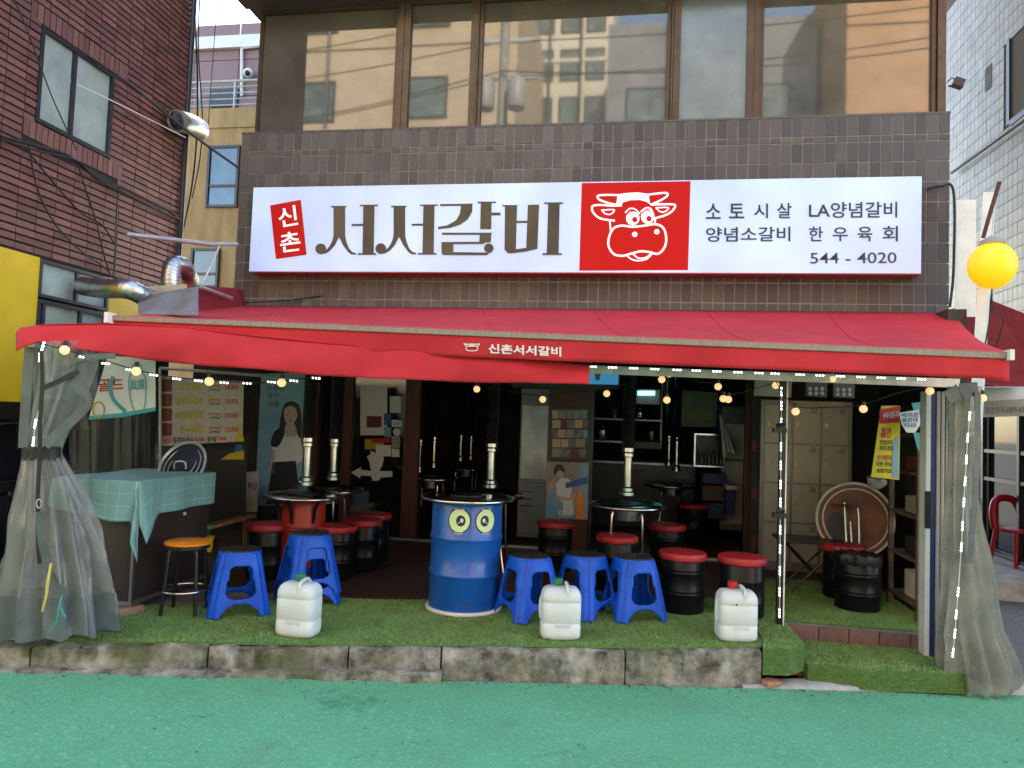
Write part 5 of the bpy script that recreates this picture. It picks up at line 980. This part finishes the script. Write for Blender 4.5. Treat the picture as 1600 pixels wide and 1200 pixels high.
for i, (x0, y0, x1, y1, m_, s) in enumerate(((1098, 738, 1134, 757, 'crate_blue', 'blue plastic crate on top of the crate stack below the display fridge'), (1098, 758, 1134, 784, 'crate_red', 'brown plastic crate in the middle of the crate stack'), (1098, 785, 1134, 812, 'crate_blue', 'dark crate at the bottom of the crate stack on the kitchen floor'))):
    t, a, c = sbox('drink_crate', s, 'crate', (x0, y0, x1, y1), 10.2, .35, m_)
    for k in range(3): MB().b2((a.x+.03+k*.1, 10.19, c.z+.04), (a.x+.09+k*.1, 10.199, a.z-.04)).build('slot', 'black_plastic', t)
# kitchen counter, shelves and pots
t, a, c = sbox('kitchen_counter', 'long dark steel kitchen counter behind the grill tables', 'counter', (925, 722, 1085, 835), 11.2, .6, 'black_metal'); MB().b2((a.x, 11.15, a.z), (c.x, 11.8, a.z+.03)).build('worktop', 'steel_dim', t)
for px in (960, 1000, 1040): x = PY(px, 780, 11.2).x; MB().b2((x-.2, 11.18, c.z+.1), (x+.15, 11.198, a.z-.08)).build('cabinet_door', 'black_plastic', t)
sh = thing('kitchen_shelf', 'steel wall shelf loaded with pots above the kitchen counter', 'shelf', PY(980, 660, 12.2))
for y in (655, 690): a = PY(925, y, 12.2); c = PY(1035, y, 12.2); MB().b2((a.x, 12.2, a.z), (c.x, 12.6, a.z+.025)).build('board', 'steel_dim', sh)
for px in (925, 980, 1035): x = PY(px, 655, 12.2).x; MB().b2((x-.015, 12.6, 1.4), (x+.015, 12.63, 2.5)).build('upright', 'steel_dim', sh)
def pot(px, py, y, r, h, m, label):
    p = PY(px, py, y); t = thing('cooking_pot', label, 'pot', p); MB().lathe([(r*.93, 0), (r, .02), (r, h), (r*1.05, h+.006)], p, 24).build('body', m, t, smooth=True); MB().lathe([(r*1.02, h+.007), (r*.8, h+.03), (.02, h+.05), (.02, h+.075)], p, 24).build('lid', m, t, smooth=True)
pot(941, 689, 12.35, .14, .18, 'steel', 'big steel pot on the left of the kitchen shelf'); pot(1018, 689, 12.35, .11, .16, 'steel_dim', 'dull steel pot on the right of the kitchen shelf'); pot(960, 654, 12.35, .08, .16, 'steel_dim', 'small pot on the upper kitchen shelf'); pot(1000, 654, 12.35, .12, .10, 'steel', 'shallow pot on the upper kitchen shelf')
pt = thing('paper_notice', 'cream paper notice pinned to the kitchen shelf edge', 'notice', PY(1012, 700, 12.1)); mk_ = mY(12.1); MB().slab([mk_(x, y) for x, y in ((990, 690), (1034, 692), (1034, 702), (990, 700))], [mk_(x, y, -.02) for x, y in ((990, 690), (1034, 692), (1034, 702), (990, 700))]).build('sheet', 'canvas', pt)
mat('tube_cyan', (.3, .9, .9), emit=(.15, .9, 1), es=1.5); kl = thing('kitchen_lamp', 'twin cyan lamp tubes glowing on the kitchen hood', 'lamp', PY(1010, 640, 11.8)); mh = mY(11.8); q = [(994, 608), (1031, 609), (1031, 632), (994, 631)]; MB().slab([mh(x, y) for x, y in q], [mh(x, y, -.25) for x, y in q]).build('hood', 'steel_dim', kl)
for y in (612.5, 616): MB().tube([mh(997, y, .03), mh(1023, y, .03)], .012, 8).build('tube', 'tube_cyan', kl)
tw = thing('kitchen_towel', 'white striped towel hanging in the kitchen doorway', 'towel', PY(1140, 720, 9.8)); MB().grid(lambda u, v: PY(1124+4*u+(6+16*u)*v, 648+66*v-10*u*v+3*math.sin(u*9), 9.8+.02*math.sin(u*19)), 14, 10).build('cloth', 'print_white', tw, smooth=True, solid=.004, fixn=False)
t, a, c = sbox('blue_bin', 'tall blue bin lined with a white bag in the kitchen', 'bin', (1136, 760, 1147, 806), 9.9, .25, 'crate_blue'); MB().b2((a.x-.01, 9.89, a.z-.04), (c.x+.03, 10.16, a.z+.015)).build('bag_rim', 'print_white', t)
# ================================================================== locker nook
mat('locker_paint', (.40, .39, .33), .45, var=.15, vscale=3); LY = 8.35
xa = PY(1187, 750, LY).x; xb = PY(1331, 750, LY).x; zt_ = PY(1260, 626, LY).z; lk = thing('locker_cabinet', 'beige metal locker cabinet with brass door locks in the nook', 'locker', ((xa+xb)/2, LY+.2, .18))
MB().b2((xa, LY, .185), (xb, LY+.4, zt_)).build('carcass', 'fridge_grey', lk, bevel=.006); cwid = (xb-xa-.06)/3; rh = (zt_-.30-.03)/4
mat('brass', (.45, .35, .14), .4, .6)
for i in range(3):
    for j in range(4):
        x0 = xa+.03+i*cwid; z0 = .28+j*rh; d = MB().b2((x0+.014, LY-.012, z0+.010), (x0+cwid-.014, LY-.001, z0+rh-.010)).build('locker_door', 'locker_paint', lk, bevel=.003)
        MB().b2((x0+.035, LY-.022, z0+rh*.5-.022), (x0+.075, LY-.0125, z0+rh*.5+.022)).lathe([(.016, 0), (.016, .012)], (x0+.092, LY-.02, z0+rh*.5-.006), 12).build('lock', 'brass', d)
        bmv = MB()
        for k in range(4): bmv.b2((x0+cwid-.1+k*.016, LY-.0135, z0+rh-.09), (x0+cwid-.094+k*.016, LY-.0122, z0+rh-.03))
        bmv.build('vent_slot', 'black_plastic', d)
ps_ = thing('flower_panel', 'narrow dark panel with round red pictures beside the lockers', 'panel', PY(1180, 890, 8.5)); a, c = bx(1174, 1187, 8.5); MB().b2((a, 8.5, .19), (c, 8.53, 2.2)).build('board', 'inner_wall', ps_); mfp = mY(8.495)
for i, y in enumerate((697, 735, 772, 810, 845)): MB().disc(1179, y, 5, 9, mfp, .002).build('round_print', 'crate_red' if i % 2 == 0 else 'print_black', ps_)
ac = thing('perforated_box', 'pale metal control box above the lockers', 'box', D(1210, 620, 7.9)); q = [(1180, 588), (1238, 592), (1236, 621), (1178, 618)]; mac = mD(7.85); MB().slab([mac(x, y) for x, y in q], [mac(x, y, -.2) for x, y in q]).build('case', 'locker_paint', ac)
for x, y in ((1185, 593), (1230, 597), (1183, 613), (1230, 616)): MB().disc(x, y, 1.3, 1.3, mac, .003, 10).build('hole', 'print_black', ac)
for i, x0 in enumerate((1259, 1302)):
    t = thing('control_unit', ['black switch unit with six round dials next to the pale control box', 'black switch unit with six round dials nearer the folding doors'][i], 'switch box', D(x0+15, 622, 6.6)); q = [(x0, 592+i*1.5), (x0+34, 593+i*1.5), (x0+33, 621+i*1.5), (x0, 619+i*1.5)]; mu = mD(6.6); MB().slab([mu(x, y) for x, y in q], [mu(x, y, -.15) for x, y in q]).build('case', 'black_plastic', t)
    for k in range(6): MB().disc(x0+7+(k % 3)*9.4, 607.5+i*1.5+(k//3)*7.2, 3.1, 3.1, mu, .004, 14).build('dial', 'menu_board', t)
# folded round tables leaning on the lockers
mat('table_under', (.16, .065, .03), .55, var=.5, vscale=5); rt_ = thing('folded_table', 'brown round folding table standing on edge with steel legs folded', 'table', PZ(1335, 900, .2)); c = D(1336, 812, 7.0); r = .345
nrm = (Vector((-.05, -1, .12))).normalized(); u1 = nrm.cross(Vector((0, 0, 1))).normalized(); v1 = u1.cross(nrm)
def ring(r0, k=0): return [c+u1*(r0*math.cos(a))+v1*(r0*math.sin(a))+nrm*k for a in [i*math.pi/32 for i in range(64)]]
MB().slab(ring(r, .0), ring(r, -.03)).build('table_top', 'table_under', rt_); MB().tube(ring(r+.004, .0)+ring(r+.004)[:1], .013, 8).build('rim', 'canvas', rt_, smooth=True); MB().tube(ring(r-.05, .01)+ring(r-.05, .01)[:1], .008, 8).build('inner_rim', 'canvas', rt_, smooth=True)
for a0, a1 in ((-.10, .16), (-.05, -.02)): MB().tube(spline([c+u1*-a0+v1*a1+nrm*.03, c+u1*-(a0+.01)+v1*-.3+nrm*.035]), .011, 8).build('leg', 'chrome', rt_)
MB().tube(spline([c+u1*-.02+v1*-.3+nrm*.05, c+u1*-.02+v1*.06+nrm*.05, c+u1*.02+v1*.12+nrm*.05, c+u1*.22+v1*.13+nrm*.05]), .012, 8).build('folded_leg', 'chrome', rt_)
MB().add([c+u1*(.17+.085*math.cos(a))+v1*(-.07+.13*math.sin(a))+nrm*.012 for a in [i*math.pi/16 for i in range(32)]], [tuple(range(32))]).build('burner_hole', 'print_black', rt_)
# black folding table
ft = thing('folding_table', 'low black folding table with crossed legs before the lockers', 'table', PZ(1255, 915, .19)); p = D(1265, 843, 7.0); zf = p.z; MB().box((p.x, p.y, zf), (.62, .4, .03)).build('table_top', 'black_plastic', ft, bevel=.01)
for sx in (-1, 1):
    for sy in (-1, 1): MB().tube([(p.x+sx*.24, p.y+sy*.16, zf-.02), (p.x-sx*.2, p.y+sy*.16, .19)], .011, 6).build('leg', 'black_metal', ft)
# shelf with clutter
mat('shelf_wood', (.15, .10, .075), .7, var=.5, vscale=6, bump=.3); sx0 = PZ(1400, 965, .19); su = thing('storage_shelf', 'worn brown storage shelf with peeling paint beside the folding doors', 'shelf', (2.52, 6.8, .19))
for (x0, y0) in ((2.36, 6.45), (2.36, 7.1), (2.74, 6.45), (2.74, 7.1)): MB().b2((x0, y0, .19), (x0+.04, y0+.04, 1.72)).build('upright', 'shelf_wood', su)
for z in (.30, .66, 1.02, 1.38, 1.70): MB().b2((2.36, 6.46, z), (2.78, 7.13, z+.025)).build('board', 'shelf_wood', su)
MB().b2((2.70, 6.40, .19), (2.79, 6.44, 1.42)).build('peeling_post', 'concrete_light', su)
for i, (z, s, m_, d) in enumerate(((.327, .22, 'canvas', 'cream carton on the lowest shelf'), (.687, .15, 'black_plastic', 'black tool case on the second shelf'), (1.047, .14, 'canvas_tan', 'tan carton on the third shelf'), (1.407, .12, 'crate_red', 'reddish carton on the upper shelf'))):
    t = thing('storage_box', d+' of the worn brown shelf', 'box', (2.52, 6.75, z)); MB().b2((2.42, 6.52, z), (2.68, 6.9, z+s)).build('carton', m_, t, bevel=.006); MB().b2((2.50, 6.515, z+s*.3), (2.60, 6.519, z+s*.7)).build('label_sheet', 'print_white', t)
# hanging notices
hn = thing('hanging_notice', 'yellow and red no smoking notice hanging over the shelf', 'sign', D(1385, 750, 6.0)); mhn = mD(6.0); q = [(1377, 634), (1407, 634), (1405, 750), (1361, 745)]; MB().slab([mhn(x, y) for x, y in q], [mhn(x, y, -.004) for x, y in q]).build('sheet', 'print_yellow', hn)
MB().flat([(1374.5, 640), (1406.8, 634), (1406, 660), (1374, 662)], mhn, .003).build('red_header', 'print_red', hn); TXT('부탁드립니다', [(1379, 655), (1405, 652), (1405, 642), (1380, 645)], mhn, 'print_white', hn, .005, .02)
TXT('흡연', [(1376, 684), (1392, 684), (1393, 667), (1377, 668)], mhn, 'print_red', hn, .005, .03)
for t, q, m_ in (('양념금지', (1375, 687, 1394, 695), 'print_black'), ('부탁드려요', (1374, 696, 1395, 705), 'print_black'), ('연기때문에', (1371, 711, 1393, 720), 'print_red'), ('다른 손님', (1369, 721, 1393, 729), 'print_black'), ('피해가요', (1370, 732, 1393, 740), 'print_black')): TXT(t, R4(*q), mhn, m_, hn, .005, .02)
MB().flat([(1395, 690), (1404, 680), (1404, 748), (1394, 746)], mhn, .004).build('picture_print', 'print_sky', hn)
pd = thing('paddle_sign', 'white paddle shaped notice with blue lettering hung above the shelf', 'sign', D(1425, 680, 5.9)); mpd = mD(5.9); q = [(1405, 645), (1436, 640), (1439, 662), (1430, 676), (1417, 676), (1409, 664)]; MB().slab([mpd(x, y) for x, y in q], [mpd(x, y, -.006) for x, y in q]).build('board', 'print_white', pd)
for i, t in enumerate(('새로운', '물론대', '지금')): TXT(t, R4(1408+i*1.5, 645+i*8, 1436-i*2, 652+i*8, -1), mpd, 'print_blue', pd, .004, .02)
MB().flat([(1424, 630), (1440, 628), (1441, 642), (1428, 642)], mpd, -.012).build('blue_card', 'print_teal', pd); MB().flat([(1427, 676), (1437, 676), (1437, 706), (1433, 700)], mpd, .003).build('blue_tag', 'print_teal', pd)
bg_ = thing('plastic_bag', 'crumpled white plastic bag hanging below the yellow notice', 'bag', D(1370, 765, 6.1)); b = MB(); b.ball(D(1370, 752, 6.1), .085, 24, (1, .5, .8))
for p in b.v: k = 1+.12*math.sin(p.x*70)*math.cos(p.z*60); p.x = bg_.location.x+(p.x-bg_.location.x)*k
b.build('bag_skin', 'dusty_vinyl', bg_, smooth=True, autos=80)
# folding doors
mat('door_navy', (.02, .035, .15), .4); mat('door_white', (.62, .63, .64), .4, var=.08); mat('door_grey', (.30, .30, .31), .4, var=.1)
zt2 = PY(1440, 611, 5.95).z; fd = thing('folding_door', 'folded stack of white grey and navy door panels at the entrance', 'door', (2.3, 5.97, .072))
xs_ = [2.225, 2.262, 2.300, 2.316, 2.332, 2.348, 2.364, 2.380, 2.396]; ms_ = ['door_white', 'door_navy', 'door_grey', 'door_white', 'door_grey', 'door_white', 'door_grey', 'door_grey']
for i in range(8): MB().b2((xs_[i], 5.93+.01*(i % 2), .074), (xs_[i+1]-.004, 6.05, zt2)).build('door_panel', ms_[i], fd, bevel=.003)
MB().b2((2.215, 5.915, 1.02), (2.262, 5.929, 1.30)).build('handle', 'black_plastic', fd, bevel=.004)
# ================================================================== left side: ducts, tarp, pipe, cables, car
mat('duct', (.46, .46, .45), .3, 1, var=.3, vscale=5, bump=.1, bscale=10)
du = thing('duct', 'ribbed silver exhaust duct bending out of the storefront window', 'duct', D(160, 450, 6.4))
def ribbed(path, r, name, par, n=70, rib=.05):
    P = spline(path, 12); L_ = len(P); MB().tube(P, [r*(1+(rib if i % 3 == 0 else 0)) for i in range(L_)], 20).build(name, 'duct', par, smooth=True, autos=70)
ribbed([D(130, 447, 6.75), D(160, 451, 6.6), D(195, 451, 6.4), D(222, 461, 6.45), D(245, 475, 6.7)], .085, 'elbow_tube', du)
d2 = thing('duct', 'silver exhaust elbow rising above the grey tarp', 'duct', D(275, 450, 7.1)); ribbed([D(267, 452, 7.0), D(267, 432, 7.0), D(272, 415, 7.05), D(285, 416, 7.15), D(292, 428, 7.3), D(296, 436, 7.6)], .088, 'elbow_tube', d2)
MB().slab([D(222, 448, 6.9), D(292, 444, 6.9), D(292, 470, 6.9), D(222, 478, 6.9)], [D(222, 448, 7.2), D(292, 444, 7.2), D(292, 470, 7.2), D(222, 478, 7.2)]).build('duct_box', 'steel_dim', d2)
tpn = thing('tarpaulin', 'grey tarpaulin draped over the left end of the awning', 'tarp', D(262, 490, 6.2)); mat('tarp_grey', (.17, .175, .18), .65, var=.2, vscale=4, bump=.3, bscale=10)
MB().grid(lambda u, v: D(216+94*u, (465-18*u)+(26+20*u)*v, 6.1+.35*(1-v)+.04*math.sin(u*11+v*3)), 40, 16).build('sheet', 'tarp_grey', tpn, smooth=True, solid=.004, fixn=False)
rp = thing('lean_to_roof', 'dark red lean to roof sheet wedged beside the tiled wall', 'roof', D(340, 480, 7.5)); q = [D(308, 446, 7.3), D(366, 450, 7.9), D(366, 486, 7.9), D(303, 488, 7.2)]; MB().slab(q, [p+Vector((.05, .5, .02)) for p in q]).build('sheet', 'maroon', rp); MB().tube([D(312, 448, 7.2), D(362, 466, 7.7)], .02, 8).build('rail', 'alu', rp)
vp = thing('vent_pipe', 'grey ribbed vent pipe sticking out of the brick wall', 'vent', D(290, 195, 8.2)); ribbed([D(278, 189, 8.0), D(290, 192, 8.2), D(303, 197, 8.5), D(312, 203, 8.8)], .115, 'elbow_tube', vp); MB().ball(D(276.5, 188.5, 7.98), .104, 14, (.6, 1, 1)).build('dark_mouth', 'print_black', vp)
hp = thing('pole', 'thin grey steel pole reaching across the gap to the tiled wall', 'pole', D(280, 375, 7.2)); MB().tube([D(197, 366, 6.6), D(330, 382, 7.4), D(370, 381, 7.75)], .022, 10).build('rod', 'alu', hp, smooth=True); MB().tube(spline([D(343, 384, 7.4), D(330, 415, 7.4), D(316, 442, 7.3)]), .008, 6).build('tie_wire', 'white_paint', hp)
def cable(label, pts, x=WX+.05, r=.008, m='cable', dmode=None):
    f = (lambda a, c: D(a, c, dmode)) if dmode else (lambda a, c: PX(a, c, x)); P = [f(*p[:2]) if len(p) == 2 else D(*p) for p in pts]; t = thing('cable', label, 'cable', P[0]); MB().tube(spline(P, 6), r, 6).build('wire', m, t, smooth=True)
cable('thick black cable bundle sagging across the brick wall under the window', [(0, 213), (45, 225), (100, 240), (125, 258), (165, 285), (190, 293), (230, 312), (265, 330), (280, 345)], r=.016)
cable('second black cable following the bundle under the brick wall window', [(0, 217), (60, 236), (118, 250), (150, 280), (185, 297), (240, 325), (278, 342)], WX+.07, .009)
cable('black cable dropping diagonally to the silver duct', [(45, 228), (60, 300), (90, 355), (130, 395), (160, 415), (175, 432)]); cable('black cable looping right from the bundle down the brick wall', [(40, 232), (75, 275), (105, 310), (130, 335), (160, 352), (178, 380)])
cable('black cable running straight down from the bundle knot', [(122, 258), (135, 300), (150, 345), (163, 400), (172, 428)]); cable('black cable hanging beside the vertical one on the brick wall', [(185, 293), (182, 340), (180, 400), (177, 432)]); cable('thin cable slanting over the window pane', [(22, 0), (40, 40), (60, 95), (85, 160), (120, 235)], WX+.1, .006)
cable('heavy black service wire crossing from the brick wall to the tiled corner', [(30, 0, 6.2), (120, 75, 6.8), (200, 130, 7.2), (300, 210, 7.6), (374, 263, 7.72)], r=.013); cable('thin white wire crossing the window on the brick wall', [(0, 72, 6.0), (60, 105, 6.5), (170, 155, 7.0), (290, 215, 7.6)], r=.005, m='white_paint')
cable('black drop wire hanging in the gap beside the tan wall', [(303, -5), (308, 100), (308, 200), (300, 290), (284, 370)], dmode=9.5, r=.011); cable('second drop wire hanging in the gap beside the tan wall', [(312, -5), (310, 80), (316, 180), (312, 250), (300, 310)], dmode=9.6, r=.008); cable('thin wire across the sky in the gap', [(341, -5), (335, 60), (325, 200)], dmode=10, r=.005)
cable('black wire drooping along the tiles under the sign', [(380, 473), (460, 468), (560, 452), (612, 434)], dmode=7.9, r=.007)
# wooden bench and yellow cup behind the freezer
mat('plank', (.28, .15, .065), .7, var=.4, vscale=7); wbn = thing('wooden_trestle', 'rough wooden trestle behind the freezer with green string', 'trestle', D(330, 920, 6.5)); MB().bar(D(313, 826, 6.4), D(392, 806, 7.2), .10, .03).build('plank', 'plank', wbn); MB().bar(D(319, 830, 6.4), D(317, 905, 6.4), .05).build('leg', 'plank', wbn); MB().bar(D(385, 812, 7.1), D(383, 880, 7.1), .05).build('leg', 'plank', wbn); MB().box(D(326, 824, 6.35), (.03, .02, .03)).build('string_knot', 'cord_green', wbn)
yc = thing('yellow_cup', 'yellow plastic cup hanging from the wooden trestle', 'cup', D(325, 863, 6.35)); p = D(325, 862, 6.35); MB().lathe([(.03, 0), (.045, .13), (.048, .135)], p, 20).build('cup', 'print_yellow', yc, smooth=True); MB().tube(spline([p+Vector((-.04, 0, .13)), p+Vector((0, -.03, .2)), p+Vector((.04, 0, .13))]), .004, 5).build('handle', 'cable', yc)
# parked car
mat('car_paint', (.010, .011, .014), .2, coat=.6, var=.2); mat('car_glass', (.012, .014, .016), .05); mat('tyre', (.02, .02, .02), .8)
cr = thing('parked_car', 'black car parked in the open bay under the yellow wall', 'car', (-6.3, 5.2, 0)); x1, x0 = -5.33, -7.1
side_ = [(2.6+3.3-2.5, .35), (3.4, .75), (3.55, .95), (4.35, 1.02), (4.95, 1.48), (5.3, 1.55), (6.3, 1.55), (6.95, 1.42), (7.3, 1.05), (7.38, .7), (7.35, .35)]
def carsec(inset, pts): return [(x1-inset*max(0, (z-.98))/.57*1.0, y, z) for y, z in pts], [(x0+inset*max(0, (z-.98))/.57, y, z) for y, z in pts]
f_, b_ = carsec(.20, side_); MB().slab(f_, b_).build('body', 'car_paint', cr, bevel=.05, smooth=True)
def cw(p, off=.012): return [(x1-.20*max(0, (z-.98))/.57+off, y, z) for y, z in p]
for p in ([(4.50, 1.06), (5.02, 1.45), (5.72, 1.50), (5.74, 1.06)], [(5.80, 1.06), (5.80, 1.50), (6.3, 1.50), (6.82, 1.38), (7.05, 1.06)]): MB().slab(cw(p), cw(p, -.02)).build('side_window', 'car_glass', cr)
MB().tube([(x1+.012, y, 1.035) for y in (4.4, 5.0, 6.0, 7.1)], .014, 6).tube(cw([(4.5, 1.06), (5.0, 1.475), (5.75, 1.525), (6.3, 1.52), (6.9, 1.39)]), .016, 6).build('chrome_trim', 'chrome', cr)
for y in (5.55, 6.5): MB().bar((x1+.03, y, .92), (x1+.03, y+.18, .92), .025).build('door_handle', 'chrome', cr)
for y in (4.15, 6.65):
    wv = MB().tube([(x1-.18, y, .33), (x1+.01, y, .33)], .31, 32).build('wheel', 'tyre', cr, smooth=True); MB().tube([(x1-.02, y, .33), (x1+.018, y, .33)], .20, 24).build('rim', 'steel', wv, smooth=True)
# ================================================================== right side alley
mat('chair_red', (.50, .008, .02), .4, var=.1); sl_ = MB().prism([(3.35, 9.2), (9, 9.4), (9, 20), (3.2, 20)], -.3, .06); struct(sl_.build('alley_slab', 'concrete'))
chp = PZ(1582, 884, .065); rc_ = thing('plastic_chair', 'red plastic armless chair with an open arched back in the side alley', 'chair', (0, 0, 0)); Hs = .45
MB().lathe([(.20, -.03), (.225, -.01), (.225, .01), (.19, .02), (.05, .012)], (0, 0, Hs), 32).build('seat', 'chair_red', rc_, smooth=True)
for sx in (-1, 1):
    for sy in (-1, 1): MB().tube([(sx*.17, sy*.17, Hs), (sx*.225, sy*.225, 0)], [.036, .026], 10).build('leg', 'chair_red', rc_, smooth=True)
MB().tube(spline([(-.20, .16, Hs), (-.20, .20, Hs+.2), (-.13, .235, Hs+.36), (0, .245, Hs+.40), (.13, .235, Hs+.36), (.20, .20, Hs+.2), (.20, .16, Hs)]), .048, 12).build('backrest', 'chair_red', rc_, smooth=True)
rc_.location = chp+Vector((.12, .1, 0)); rc_.rotation_euler = (0, 0, .25)
ot = thing('alley_table', 'dark folding table with metal legs under the neighbouring canopy', 'table', PZ(1560, 870, .06)+Vector((0, 1.2, 0))); c = ot.location; MB().box(c+Vector((.3, 0, .72)), (1.3, .7, .03)).build('table_top', 'steel_dim', ot, bevel=.008)
for sx in (-.3, .85):
    for sy in (-.28, .28): MB().tube([c+Vector((sx, sy, 0)), c+Vector((sx, sy, .7))], .018, 8).build('leg', 'black_metal', ot)
sc2 = thing('neighbour_screen', 'dark glazed shopfront screen under the neighbouring canopy', 'screen', (5.2, 9.6, .06))
for y in (8.6, 9.6, 10.6, 11.6): MB().b2((RX+.12, y, .06), (RX+.18, y+.06, 2.6)).build('mullion', 'dark_frame', sc2)
for z in (.06, 1.1, 1.5, 2.5): MB().b2((RX+.13, 8.66, z), (RX+.17, 11.6, z+.05)).build('rail', 'dark_frame', sc2)
for i in range(3): MB().b2((RX+.2, 8.66+i, .1), (RX+.21, 9.6+i, 2.5)).build('pane', 'glass_dark', sc2)
